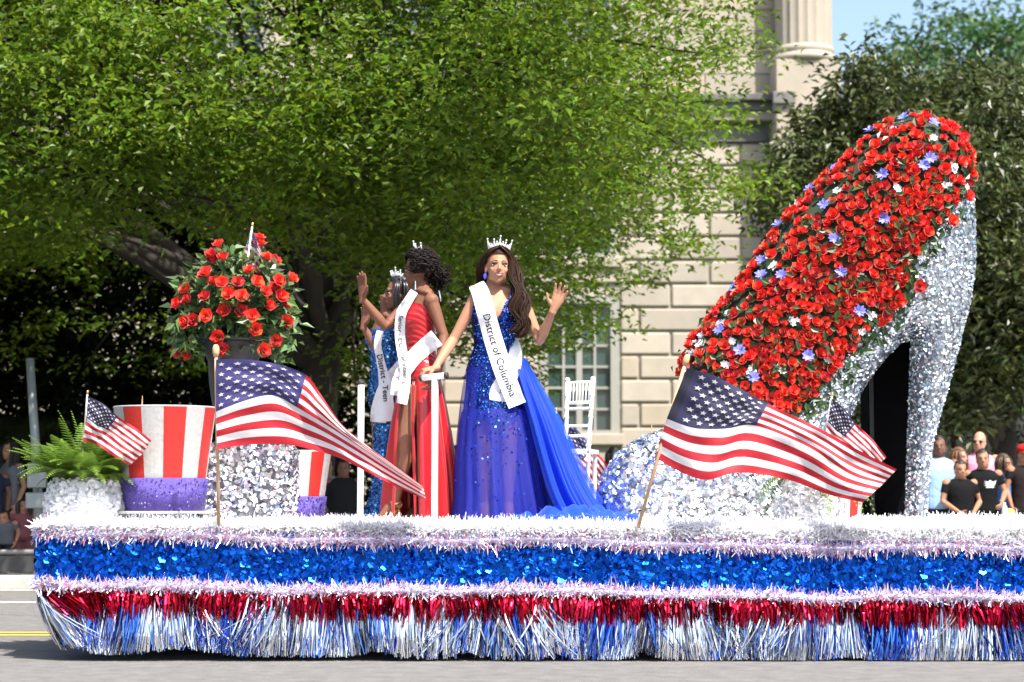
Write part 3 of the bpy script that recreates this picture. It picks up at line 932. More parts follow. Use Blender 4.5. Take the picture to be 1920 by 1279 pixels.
BLUE_PX = [(1697, 232), (1748, 242), (1636, 252), (1563, 318), (1520, 358), (1467, 428), (1742, 300), (1656, 332), (1549, 392), (1655, 412), (1563, 450), (1575, 512), (1513, 668),
           (1437, 495), (1384, 548), (1356, 625), (1411, 708), (1434, 522), (1730, 312), (1470, 520), (1610, 585), (1388, 660)]
sites = poisson(ROSE_AREA, 14.2)
rim = [(1283, 700), (1292, 660), (1340, 598), (1396, 528), (1440, 463), (1490, 398), (1535, 353), (1585, 308), (1625, 263), (1660, 237), (1705, 224), (1755, 230), (1795, 252), (1814, 300), (1820, 340)]
for (a, b) in zip(rim[:-1], rim[1:]):
    q = max(1, int(math.hypot(b[0] - a[0], b[1] - a[1]) / 13))
    for k in range(q):
        t = (k + random.random() * .6) / q; ex, ey = a[0] + (b[0] - a[0]) * t, a[1] + (b[1] - a[1]) * t
        for inn_ in (2, 13): sites.append(np.array([ex + (1640 - ex) * inn_ / 420, ey + (560 - ey) * inn_ / 420]))
sites = [s for s in sites if min((s[0] - b[0]) ** 2 + (s[1] - b[1]) ** 2 for b in BLUE_PX) > 13 ** 2]
whites = set(rng.choice(len(sites), int(len(sites) * .055), replace=False))
extra = []; nrose = 0; lfP = []; lfN = []
for i, (px, py) in enumerate(sites):
    p, nv = on_shoe(px, py)
    nn = (nv + Vector((random.uniform(-.5, .5), random.uniform(-.5, 0), random.uniform(-.25, .65)))).normalized()
    lfP += [p] * 4; lfN += [nv] * 4
    if i in whites:
        for q in range(3):
            inst('white_bloom', WHITES[q], sb, aim(p + nv * .02 + Vector((random.uniform(-.02, .02), -.01, random.uniform(-.02, .02))), nn))
        continue
    Mx = aim(p + nv * random.uniform(.012, .04), nn, random.uniform(.66, 1.14))
    if nrose < 300: inst('rose', ROSES[i % 6], sb, Mx); nrose += 1
    else: extra.append((i % 6, Mx))
if extra:
    mb = MB()
    for k, Mx in extra:
        mb.add([(Mx @ v.co)[:] for v in ROSES[k].vertices], [list(f.vertices) for f in ROSES[k].polygons])
    mb.obj('roses', ROSE, sb, smooth=True, kind='stuff')
for i, (px, py) in enumerate(BLUE_PX):
    p, nv = on_shoe(px, py)
    inst('blue_bloom', BLUES[i % 3], sb, aim(p + nv * .045, nv + Vector((random.uniform(-.3, .3), -.2, .3)), 1.05))
# stray roses that hang beyond the edge
for (px, py) in [(1721, 538), (1812, 322), (1806, 368), (1684, 562), (1657, 590), (1779, 415), (1246, 765)]:
    p, nv = on_shoe(px, py)
    if px > 1300: inst('rose', ROSES[px % 6], sb, aim(p + nv * .035, nv + Vector((.2, -.1, .1)), 1.1))
# leaves between and under the roses
lfP = np.array([v[:] for v in lfP]); lfN = np.array([v[:] for v in lfN])
edge = [(1815, 330), (1790, 395), (1755, 440), (1715, 490), (1700, 555), (1660, 605), (1612, 650), (1572, 700), (1535, 750), (1500, 775), (1470, 770)]
eP = []; eN = []
for (a, b) in zip(edge[:-1], edge[1:]):
    for q in range(34):
        t = random.random(); px = a[0] + (b[0] - a[0]) * t + random.gauss(0, 12); py = a[1] + (b[1] - a[1]) * t + random.gauss(0, 12)
        p, nv = on_shoe(px, py); eP.append(p[:]); eN.append(nv[:])
lfP = np.concatenate([lfP + rng.normal(0, .02, lfP.shape), np.array(eP)]); lfN = np.concatenate([lfN, np.array(eN)])
D = rng.normal(0, 1, lfP.shape); D[:, 2] -= .4
lfP = lfP + rng.normal(0, .022, lfP.shape)
lv, lf_ = leaf_cards(lfP + lfN * .012, unit(lfN + rng.normal(0, .35, lfN.shape)), D, .065, .034)
obj('rose_leaves', np_mesh('rose_leaves', lv, lf_), ROSE_LEAF, sb, kind='stuff')

MOUND_FOIL = mat('pale_silver_foil', (0.78, 0.80, 0.84), 0.24, 1.0, ramp=[(0, (.90, .92, .94)), (.5, (.74, .77, .82)), (.72, (.96, .97, .97)), (.86, (.78, .88, .92)), (.94, (.88, .80, .84))])
# silver mound and black cabinet beside the shoe
MOUND = [(1122, 1000), (1124, 930), (1134, 890), (1160, 852), (1200, 826), (1240, 812), (1290, 812), (1340, 822), (1400, 842), (1450, 862), (1488, 895), (1500, 1000)]
V, F, poly, front = inflate(MOUND, 13.2, .3, 1.0)
md = thing('silver_mound', W(1310, 995, 13.2), 'low silver foil mound under the big striped flag beside the blue gown', 'float decoration')
mo = obj('mound_body', np_mesh('mound_body', V, F, True), SILVER_DIM, md)
P, N = scatter(V, F, 7500)
fv, ff = flakes(P, N, .033, tilt=.5, sides=6, lift=.01)
obj('foil_petals', np_mesh('foil_petals', fv, ff), MOUND_FOIL, mo, kind='stuff')
a = W(1612, 0, 13.75).x; b = W(1704, 0, 13.75).x
kb = thing('black_cabinet', W(1658, 990, 13.75), 'tall black draped cabinet standing between arch and heel of the giant shoe', 'cabinet')
MB().box((a, 13.62, .74), (b, 13.95, W(960, 590, 13.7).z), ch=.015).obj('cabinet_body', BLACK_CLOTH, kb)
for x in (a + .004, b - .03):
    MB().box((x, 13.595, .74), (x + .026, 13.617, W(960, 592, 13.7).z)).obj('edge_strip', BLACK, kb)

# silver box under the urn
BX = [(378, 1000), (380, 842), (392, 836), (530, 836), (545, 842), (546, 1000)]
xa, xb_ = W(382, 0, 12.75).x, W(545, 0, 12.75).x; zt_ = W(960, 838, 12.75).z
mb = MB().box((xa, 12.75, DK - .04), (xb_, 13.35, zt_), ch=.02)
bxo = thing('silver_box', ((xa + xb_) / 2, 13.05, DK - .03), 'square silver foil covered pedestal carrying the black urn', 'pedestal')
BOX_FOIL = mat('bright_silver_foil', (0.78, 0.80, 0.84), 0.2, 1.0, ramp=[(0, (.84, .85, .87)), (.5, (.60, .63, .68)), (.7, (.95, .95, .96)), (.88, (.78, .80, .86)), (.95, (.82, .66, .74))])
BOX_BACK = mat('box_backing', (0.2, 0.2, 0.22), 0.5, 0.6)
bo = mb.obj('box_body', BOX_BACK, bxo)
Fq = [f for f in mb.f if len(f) == 4]
P, N = scatter(mb.v, Fq, 5200)
fv, ff = flakes(P, N, .031, tilt=.6, sides=6, lift=.008)
obj('foil_petals', np_mesh('foil_petals', fv, ff), BOX_FOIL, bo, kind='stuff')

# ------------------------------------------------------------ urn with its rose bouquet
UY = 13.05; uc = W(436, 760, UY); uz = zt_ + .004
URN = mat('black_urn', (0.045, 0.044, 0.046), 0.6, var=.3, scale=3)
hgt = W(436, 638, UY).z - uz
ur = thing('urn', (uc.x, UY, uz), 'black flared urn standing on the silver pedestal, holding roses', 'urn')
MB().lathe((uc.x, UY, uz), [(.13, 0), (.13, .03), (.07, .06), (.055, .12), (.08, .18), (.13, .26), (.155, hgt * .6), (.165, hgt * .8), (.20, hgt * .92), (.225, hgt)], 32).obj('urn_bowl', URN, ur, smooth=True)
MB().lathe((uc.x, UY, uz + hgt), [(.205, -.01), (.232, -.012), (.238, .008), (.225, .02), (.2, .012)], 32).obj('urn_rim', URN, ur, smooth=True)
bq = thing('rose_bouquet', (uc.x, UY, uz + hgt), 'big bouquet of red roses and drooping leaves filling the black urn', 'flower bouquet')
RP = [(627, 287), (570, 425), (660, 400), (490, 560), (515, 540), (580, 620), (655, 630), (797, 625), (895, 520), (965, 625), (990, 230), (995, 290), (1060, 405), (1120, 430), (1160, 610),
      (1275, 590), (335, 680), (345, 780), (260, 810), (500, 750), (715, 725), (825, 750), (1040, 710), (1120, 680), (1180, 750), (1220, 810), (1070, 830), (515, 920), (680, 870), (820, 880),
      (920, 920), (400, 960), (330, 975), (955, 1045), (1225, 975), (1130, 1140), (620, 1105), (655, 1215), (260, 1240), (345, 1255), (1020, 1225), (560, 380)]
bc = W(436, 575, UY); stems = MB(); blP = []; blD = []
root_ = Vector((uc.x, UY, uz + hgt - .02))
for i, (cx_, cy_) in enumerate(RP):
    px, py = 280 + cx_ / 4.79, 400 + cy_ / 4.79
    r2 = ((px - 436) / 128) ** 2 + ((py - 590) / 150) ** 2
    yy = UY - .36 * math.sqrt(max(.04, 1 - min(1, r2))) + random.uniform(-.05, .05)
    p = W(px, py, yy)
    d = (p - Vector((uc.x, UY + .05, bc.z - .1))).normalized()
    inst('rose', ROSES[i % 6], bq, aim(p, d + Vector((random.uniform(-.3, .3), -.35, random.uniform(0, .4))), random.uniform(1.0, 1.2)))
    mid = root_.lerp(p, .5) + Vector((0, 0, .05))
    stems.tube([root_, mid, p - d * .02], [.004, .0035, .003], 5)
    for q in range(7):
        t = random.uniform(.45, .98); blP.append(root_.lerp(p, t)[:]); blD.append((d + Vector((random.gauss(0, .7), random.gauss(0, .7), random.gauss(0, .7))))[:])
stems.obj('stems', ROSE_LEAF, bq, kind='stuff')
for k in range(620):          # leafy sprays
    a_ = random.uniform(0, 2 * PI); r_ = random.random() ** .5
    px = 436 + 116 * r_ * math.cos(a_); py = 585 + 112 * r_ * math.sin(a_)
    if py < 470 and abs(px - 440) > 45: continue
    if py > 622 and 372 < px < 502: continue
    yy = UY - .30 * math.sqrt(max(.02, 1 - r_ * r_)) + random.uniform(0, .2)
    p = W(px, py, yy); blP.append(p[:]); d = p - root_
    blD.append((d.normalized() + Vector((random.gauss(0, .5), random.gauss(0, .5), random.gauss(-.3, .5))))[:])
for (px, py) in [(345, 640), (338, 610), (355, 655), (520, 650), (545, 640), (535, 610), (525, 670), (332, 590), (550, 595), (508, 640), (358, 640), (440, 478), (425, 470), (500, 500), (352, 523)]:
    for q in range(12):
        blP.append(W(px + random.gauss(0, 9), py + random.gauss(0, 12), UY - .15 + random.uniform(-.15, .15))[:]); blD.append((random.gauss(0, .4), random.gauss(-.2, .4), random.gauss(-.6, .5)))
blP = np.array(blP); blD = np.array(blD)
N = unit(rng.normal(0, .7, blP.shape) + np.array([[0, -.6, .8]]))
lv, lf_ = leaf_cards(blP, N, blD, .085, .042)
BQ_LEAF = mat('bouquet_leaf', (0.085, 0.15, 0.045), 0.36, isl=.5, hue=.03, transl=.25)
obj('leaves', np_mesh('leaves', lv, lf_), BQ_LEAF, bq, kind='stuff')

# ------------------------------------------------------------ giant top hats
HAT_RED = mat('glitter_red', (0.42, 0.015, 0.010), 0.5, var=.22, scale=40, bump=.25, bscale=400)
HAT_SILVER = mat('glitter_silver', (0.46, 0.455, 0.44), 0.45, 0.3, var=.18, scale=40, bump=.3, bscale=420)
HAT_PURPLE = mat('purple_sequin_cloth', (0.10, 0.066, 0.33), 0.4, 0.25, var=.25, scale=70, bump=.5, bscale=300)
PURPLE_SEQ = mat('purple_sequins', (.2, .14, .5), .3, .8, ramp=[(0, (.09, .06, .29)), (.5, (.14, .10, .37)), (.9, (.4, .32, .65))])
def hat(cx_, Y, z0, r_bot, r_top, h, band_h, r_brim, label, phase, nst=14):
    t = thing('top_hat', (cx_, Y, z0), label, 'top hat', 'giant striped top hats on the float')
    prof = lambda q: r_bot + (r_top - r_bot) * (q ** 1.25)
    MB().lathe((cx_, Y, z0), [(r_bot * .9, 0), (r_brim, 0), (r_brim + .006, .008), (r_brim, .018), (r_bot * .9, .016)], 48).obj('brim', HAT_SILVER, t, smooth=True)
    MB().lathe((cx_, Y, z0 + .019), [(r_bot + .010, 0), (prof(band_h * .5 / h) + .012, band_h * .5), (prof(band_h / h) + .012, band_h), (r_bot - .01, band_h)], 48).obj('hat_band', HAT_PURPLE, t, smooth=True)
    bandm = MB().lathe((cx_, Y, z0 + .022), [(r_bot + .012, 0), (prof(band_h * .5 / h) + .0135, band_h * .5), (prof(band_h / h) + .0135, band_h - .01)], 48, cap=False)
    P, N = scatter(bandm.v, bandm.f, 800)
    rad = P - np.array([[cx_, Y, 0]]); rad[:, 2] = 0; N = unit(rad)
    fv, ff = flakes(P, N, .010, tilt=.2, sides=5, lift=.001)
    obj('sequins', np_mesh('sequins', fv, ff), PURPLE_SEQ, t, kind='stuff')
    zc = z0 + .019; nz = 7; na = 5; hc = h
    for k in range(nst):
        a0 = phase + 2 * PI * k / nst; a1 = phase + 2 * PI * (k + 1) / nst - .004
        out = []; inn = []
        for i in range(nz + 1):
            q = i / nz; r = prof(q)
            out.append([(cx_ + r * math.cos(a0 + (a1 - a0) * j / na), Y + r * math.sin(a0 + (a1 - a0) * j / na), zc + hc * q) for j in range(na + 1)])
            inn.append([(cx_ + (r - .012) * math.cos(a0 + (a1 - a0) * j / na), Y + (r - .012) * math.sin(a0 + (a1 - a0) * j / na), zc + hc * q) for j in range(na + 1)])
        mb = MB()
        for i in range(nz):
            for j in range(na):
                mb.add([out[i][j], out[i][j + 1], out[i + 1][j + 1], out[i + 1][j]], [(0, 1, 2, 3)])
                mb.add([inn[i][j], inn[i][j + 1], inn[i + 1][j + 1], inn[i + 1][j]], [(3, 2, 1, 0)])
        for j in range(na): mb.add([out[nz][j], out[nz][j + 1], inn[nz][j + 1], inn[nz][j]], [(0, 1, 2, 3)])
        mb.obj('stripe', HAT_RED if k % 2 else HAT_SILVER, t, smooth=False)
    MB().lathe((cx_, Y, zc + hc), [(r_top - .014, -.03), (.01, -.03), (.01, -.033), (r_top - .014, -.033)], 48).obj('hat_top', HAT_RED, t)
    rim = MB(); rim.tube([(cx_ + (r_top - .005) * math.cos(a), Y + (r_top - .005) * math.sin(a), zc + hc + .004) for a in [2 * PI * i / 48 for i in range(49)]], .007, 6)
    rim.obj('rim', HAT_SILVER, t, smooth=True)
    return t
p = W(307, 958, 12.62); hz = .872
hat(p.x, 12.62, hz, .248, .325, W(307, 763, 12.4).z - hz - .02, .205, .315, 'big red and silver striped top hat with purple band beside the fern', -PI / 2 - .30)
p2 = W(548, 970, 13.55)
hat(p2.x, 13.55, DK - .01, .20, .265, .50, .20, .245, 'striped top hat half hidden behind the silver pedestal and the flag', -PI / 2 + .16, 14)
p3 = W(1572, 970, 13.35)
hat(p3.x, 13.35, DK - .01, .145, .19, .36, .04, .175, 'small striped top hat tucked behind the white fern pot by the shoe', -PI / 2 - .1, 14)

# ------------------------------------------------------------ ferns in tinsel pots
FERN = mat('fern', (0.13, 0.22, 0.025), 0.5, isl=.25, hue=.02, transl=.4)
FERN_DARK = mat('fern_shaded', (0.06, 0.12, 0.02), 0.5, isl=.25, hue=.02, transl=.35)
def frond_mesh(L, seed, bend):
    r = random.Random(seed); mb = MB(); n = 24
    P = []
    for i in range(n + 1):
        t = i / n; P.append(Vector((0, L * (t - .12 * t * t * bend), L * (.95 * t * (1 - t * .15) - bend * t * t))))
    for i in range(2, n):
        t = i / n; w = L * .19 * math.sin(PI * min(1, .15 + t * .85)) ** .7 * (1 - t * .35)
        d = (P[i + 1] - P[i - 1]).normalized(); wd = L / n * .82
        for s in (-1, 1):
            sd = Vector((s, 0, 0)); tip = P[i] + sd * w + d * w * .35 - Vector((0, 0, w * .18 + r.uniform(0, .006)))
            mb.add([P[i] - d * wd * .5, P[i] + d * wd * .5, tip + d * wd * .1, tip - d * wd * .15], [(0, 1, 2, 3)])
    for i in range(n):
        mb.add([P[i] + Vector((-.002, 0, 0)), P[i] + Vector((.002, 0, 0)), P[i + 1] + Vector((.001, 0, 0)), P[i + 1] + Vector((-.001, 0, 0))], [(0, 1, 2, 3)])
    me = mb.mesh('frond'); return me
def fern(base, n, Lr, label, bends, m, pot_r):
    t = thing('fern', base, label, 'fern')
    ms = []
    for k in range(8):
        me = frond_mesh(1.0, k, bends[k % len(bends)]); me.materials.append(m); ms.append(me)
    for k in range(n):
        a = k * 2.399 + random.uniform(-.3, .3); q = random.random()
        L = random.uniform(*Lr)
        Mx = Matrix.Translation(Vector(base) + Vector((math.cos(a) * pot_r * q * .6, math.sin(a) * pot_r * q * .6, 0))) @ Matrix.Rotation(a - PI / 2, 4, 'Z') @ Matrix.Rotation(random.uniform(-.15, .95) * (1 - q) , 4, 'X') @ Matrix.Scale(L, 4)
        inst('frond', ms[k % 8], t, Mx)
    return t
POT = mat('white_tinsel_pot', (.72, .76, .80), .55, .25, var=.1, scale=20)
def pot(base, r0, r1, h, label, n=2600):
    t = thing('tinsel_pot', base, label, 'plant pot')
    c = Vector(base)
    mb = MB().lathe(c, [(r0, 0), (r0 * .96, h * .3), (r0 * .9 + r1 * .1, h * .6), (r1, h), (r1 - .03, h), (r1 - .04, h - .05)], 28)
    b = mb.obj('pot', POT, t, smooth=True)
    Fq = [f for f in mb.f if len(f) == 4]
    P, N = scatter(mb.v, Fq, n); 
    fv, ff = flakes(P, N, .032, tilt=.55, sides=5, lift=.012)
    obj('foil_petals', np_mesh('foil_petals', fv, ff), WHITE_FOIL, b, kind='stuff')
    MB().lathe(c, [(r1 - .035, h - .04), (.01, h - .035)], 24).obj('soil', BLACK, t)
    return t
pp = W(160, 985, 12.55); ph_ = W(160, 905, 12.55).z - (DK - .02)
pot((pp.x, 12.55, DK - .02), .245, .20, ph_, 'white foil pot under the upright fern by the big top hat')
fern((pp.x, 12.55, DK - .02 + ph_ - .03), 130, (.31, .47), 'bushy green fern in the white foil pot, flag stuck in it', [.18, .35, .55, .8], FERN, .20)
pp = W(1527, 1000, 12.42); ph_ = W(1527, 902, 12.42).z - (DK - .03)
pot((pp.x, 12.42, DK - .03), .19, .165, ph_, 'white foil pot in front of the shoe and under the striped flag')
fern((pp.x, 12.42, DK - .03 + ph_ - .02), 40, (.28, .44), 'drooping fern spilling over the foil pot under the striped flag', [1.0, 1.2, 1.45, 1.6], FERN, .14)
# ============================================================ FLAGS
FLAG_RED = mat('flag_red', (0.42, 0.010, 0.022), 0.65, var=.12, scale=9, bump=.25, bscale=14, transl=.35, sheen=.1)
FLAG_WHITE = mat('flag_white', (0.66, 0.645, 0.64), 0.65, var=.08, scale=9, bump=.25, bscale=14, transl=.35, sheen=.1)
FLAG_NAVY = mat('flag_navy', (0.018, 0.017, 0.06), 0.65, transl=.25, sheen=.1)
FLAG_SLEEVE = mat('flag_sleeve', (0.010, 0.010, 0.022), 0.7, transl=.1)
FLAG_BLUE = mat('flag_indigo', (0.035, 0.03, 0.135), 0.65, transl=.3, sheen=.1)
STICK = mat('pine_dowel', (0.52, 0.33, 0.18), 0.6, var=.1, scale=12)
GOLD = mat('gold_tip', (0.75, 0.50, 0.16), 0.35, .7)
WHITE_STICK = mat('white_stick', (.75, .72, .68), .5)
def flag(cols, us, Y0, yfun, label, canton_mat, name='flag', thick_stick=None, nu=40, sleeve=False, cu=.40, stars=True):
    """cols[i] = three pixel points (top edge, canton line, bottom edge) at us[i]"""
    us = np.array(us, float)
    grid = np.array(cols, float)                     # n x 3 x 2
    def pos(u, v, lift=0.0):
        k = np.interp(u, us, np.arange(len(us)))
        m = len(us) - 1; i = min(int(k), m - 1); f = k - i
        p0, p1, p2, p3 = grid[max(i - 1, 0)], grid[i], grid[i + 1], grid[min(i + 2, m)]
        g = 0.5 * ((2 * p1) + (-p0 + p2) * f + (2 * p0 - 5 * p1 + 4 * p2 - p3) * f * f + (-p0 + 3 * p1 - 3 * p2 + p3) * f ** 3)
        vc = 7 / 13
        q = g[0] + (g[1] - g[0]) * (v / vc) if v <= vc else g[1] + (g[2] - g[1]) * ((v - vc) / (1 - vc))
        return W(q[0], q[1], Y0 + yfun(u, v) + lift + .007 * math.sin(u * 37 + v * 9) * min(1, u * 4) + .006 * math.sin(v * 23 - u * 15))
    o = thing(name, pos(0, 1), label, 'flag', 'flags standing on the float')
    per = 3; nv = 13 * per; V = []; F = []; mi = []
    ul = np.linspace(0, 1, nu + 1)
    ul[np.argmin(abs(ul - cu))] = cu
    for j in range(nv + 1):
        for u in ul: V.append(pos(u, j / nv)[:])
    for j in range(nv):
        st = j // per
        for i in range(nu):
            uc_ = (ul[i] + ul[i + 1]) / 2
            F.append((j * (nu + 1) + i, (j + 1) * (nu + 1) + i, (j + 1) * (nu + 1) + i + 1, j * (nu + 1) + i + 1))
            mi.append(3 if (sleeve and uc_ < .055 and st < 7) else 2 if (uc_ < cu and st < 7) else (0 if st % 2 == 0 else 1))
    cl = obj('flag_cloth', np_mesh('flag_cloth', V, F, True, mi), [FLAG_RED, FLAG_WHITE, canton_mat, FLAG_SLEEVE], o)
    if stars:
        sv = []; sf = []
        u0 = .06 if sleeve else .0
        for r in range(9):
            for c in range(6 if r % 2 == 0 else 5):
                uu = u0 + (cu - u0) * ((c * 2 + 1 + (r % 2)) / 12.0); vv = (7 / 13) * (r + 1) / 10.0
                for lift in (-.006, .006):
                    b0 = len(sv); sv.append(pos(uu, vv, lift)[:])
                    for k in range(10):
                        a = PI * k / 5; rad = (1.0 if k % 2 == 0 else .42)
                        sv.append(pos(min(max(uu + math.sin(a) * rad * .0175 * cu / .4, 0), 1), max(vv - math.cos(a) * rad * .0245, 0.001), lift)[:])
                    for k in range(10): sf.append((b0, b0 + 1 + (k + 1) % 10, b0 + 1 + k))
        obj('stars', np_mesh('stars', sv, sf), FLAG_WHITE, cl, kind='stuff')
    return o, pos
def pole(o, a, b, r, m, tip=None, tipm=None):
    mb = MB().tube([a, Vector(a).lerp(Vector(b), .5), b], r, 8); mb.obj('stick', m, o, smooth=True)
    if tip:
        a = Vector(a); d = (a - Vector(b)).normalized()
        MB().tube([a - d * tip * .1, a + d * tip * .3, a + d * tip * .7, a + d * tip], [r * 1.1, tip * .30, tip * .30, tip * .16], 10).obj('finial', tipm, o, smooth=True)
# big flag over the silver pedestal
cols = [((405, 674), (405, 772), (407, 843)), ((460, 674), (455, 753), (465, 834)), ((520, 683), (510, 741), (538, 834)), ((574, 703), (557, 764), (591, 845)),
        ((602, 740), (592, 785), (640, 860)), ((642, 797), (648, 820), (690, 886)), ((700, 843), (716, 866), (742, 912)), ((791, 911), (794, 917), (799, 938))]
o, pos = flag(cols, [0, .13, .27, .40, .55, .70, .85, 1], 11.88, lambda u, v: -.085 * math.sin(u * 9 + v * 1.6) - .06 * u + .05 * math.sin(v * 7 + u * 5) * u, 'big waving flag on a dowel over the silver pedestal, fly end twisted to a point', FLAG_BLUE)
pole(o, W(405, 668, 11.89), W(410, 985, 11.93), .0105, STICK, .07, STICK)
# big flag before the shoe
cols = [((1288, 690), (1250, 785), (1228, 858)), ((1338, 704), (1302, 803), (1276, 885)), ((1398, 734), (1362, 804), (1325, 900)), ((1440, 757), (1417, 798), (1385, 886)),
        ((1530, 800), (1515, 838), (1478, 900)), ((1612, 845), (1592, 888), (1555, 928)), ((1682, 880), (1655, 908), (1618, 942))]
o, pos = flag(cols, [0, .13, .28, .40, .62, .82, 1], 11.85, lambda u, v: -.085 * math.sin(u * 8.5 - v * 1.2 + .4) - .05 * u + .035 * math.sin(v * 6 - u * 7) * u, 'big waving flag on a leaning dowel in front of the rose shoe', FLAG_NAVY, sleeve=True)
pole(o, W(1284, 684, 11.86), W(1196, 990, 11.93), .0105, STICK, .065, STICK)
# small flag in the fern
cols = [((164, 743), (163, 783), (155, 827)), ((193, 757), (180, 797), (172, 830)), ((221, 781), (201, 806), (188, 838)), ((255, 803), (236, 832), (214, 856)), ((284, 826), (266, 852), (243, 873))]
o, pos = flag(cols, [0, .2, .4, .7, 1], 12.25, lambda u, v: -.03 * math.sin(u * 8 + v * 2), 'small stick flag planted in the bushy green fern', FLAG_NAVY, nu=24)
pole(o, W(164, 738, 12.26), W(151, 895, 12.4), .005, WHITE_STICK, .02, GOLD)
# small flag behind the big one by the shoe
cols = [((1559, 747), (1552, 790), (1545, 826)), ((1582, 766), (1566, 806), (1556, 834)), ((1605, 794), (1584, 819), (1570, 842)), ((1636, 824), (1618, 848), (1600, 866)), ((1662, 857), (1645, 874), (1625, 888))]
o, pos = flag(cols, [0, .2, .4, .7, 1], 12.3, lambda u, v: -.03 * math.sin(u * 8 + v * 2 + 1), 'small stick flag poking up behind the big flag by the shoe', FLAG_NAVY, nu=24)
pole(o, W(1560, 742, 12.31), W(1530, 905, 12.4), .005, WHITE_STICK, .02, GOLD)
# small flag in the bouquet
cols = [((470, 430), (462, 458), (454, 490)), ((476, 436), (472, 462), (463, 496)), ((481, 446), (482, 470), (478, 508)), ((490, 466), (496, 496), (498, 528)), ((496, 488), (506, 515), (512, 545))]
o, pos = flag(cols, [0, .2, .4, .7, 1], 13.0, lambda u, v: .05 * math.sin(u * 10) - .02, 'small drooping stick flag sticking out of the rose bouquet', FLAG_BLUE, nu=24, stars=True)
pole(o, W(473, 424, 13.0), W(448, 600, 13.02), .006, WHITE_STICK, .025, GOLD)
# flag behind the white chair
cols = [((1043, 776), (1038, 815), (1030, 850)), ((1082, 806), (1064, 838), (1052, 868)), ((1112, 842), (1092, 864), (1075, 888)), ((1130, 860), (1112, 886), (1092, 908)), ((1144, 880), (1126, 906), (1104, 928))]
o, pos = flag(cols, [0, .2, .4, .7, 1], 14.1, lambda u, v: -.03 * math.sin(u * 8 + v * 2 + 2), 'small flag slanting behind the white chair', FLAG_BLUE, nu=24)
pole(o, W(1043, 770, 14.11), W(1030, 985, 14.12), .006, WHITE_STICK, .02, GOLD)
# two bare wooden stakes
for (px, py, Y, lab) in [(267, 742, 13.0, 'thin wooden stake rising behind the big striped top hat'), (1222, 796, 13.25, 'thin wooden stake poking above the silver mound')]:
    a = W(px, py, Y); b = Vector((a.x - .02, Y, DK - .03))
    MB().tube([a, a + (b - a) * .12, b], [.002, .007, .008], 6).obj('wooden_stake', STICK, label=lab, cat='stake', base=b)

# ============================================================ HAND RAILS AND CHAIR
WHITE = mat('white_lacquer', (0.80, 0.79, 0.77), 0.35, coat=.3)
RUB = mat('black_rubber', (0.02, 0.02, 0.02), 0.7)
def rail(px, Y, py_top, px0, px1, label, twist=0.0):
    b = Vector((W(px, 900, Y).x, Y, DK - .04)); zt2 = W(px, py_top, Y).z
    t = thing('hand_rail', b, label, 'hand rail', 'white hand rails on the float')
    MB().tube([b, (b.x, Y, zt2)], .0215, 14).obj('post', WHITE, t, smooth=True)
    MB().lathe(b + Vector((0, 0, .02)), [(.02, 0), (.07, 0), (.07, .015), (.03, .03), (.022, .03)], 18).obj('foot_plate', WHITE, t)
    if px0 is not None:
        a = W(px0, py_top + 2, Y); c = W(px1, py_top - 1, Y)
        a.y += twist; c.y -= twist
        MB().tube([a, c], .02, 12).obj('handle', WHITE, t, smooth=True)
        d = (c - a).normalized()
        MB().tube([c + d * .001, c + d * .02], .0205, 12).obj('end_cap', RUB, t, smooth=True)
        MB().tube([a - d * .001, a - d * .02], .0205, 12).obj('end_cap', RUB, t, smooth=True)
    else:
        MB().tube([(b.x, Y, zt2 + .001), (b.x, Y, zt2 + .025)], .022, 12).obj('end_cap', RUB, t, smooth=True)
    return t
rail(815, 12.72, 706, 792, 834, 'white hand rail with a crossbar the woman in blue grips', .03)
rail(676, 13.0, 722, None, None, 'plain white rail post beside the blue sequined gown')
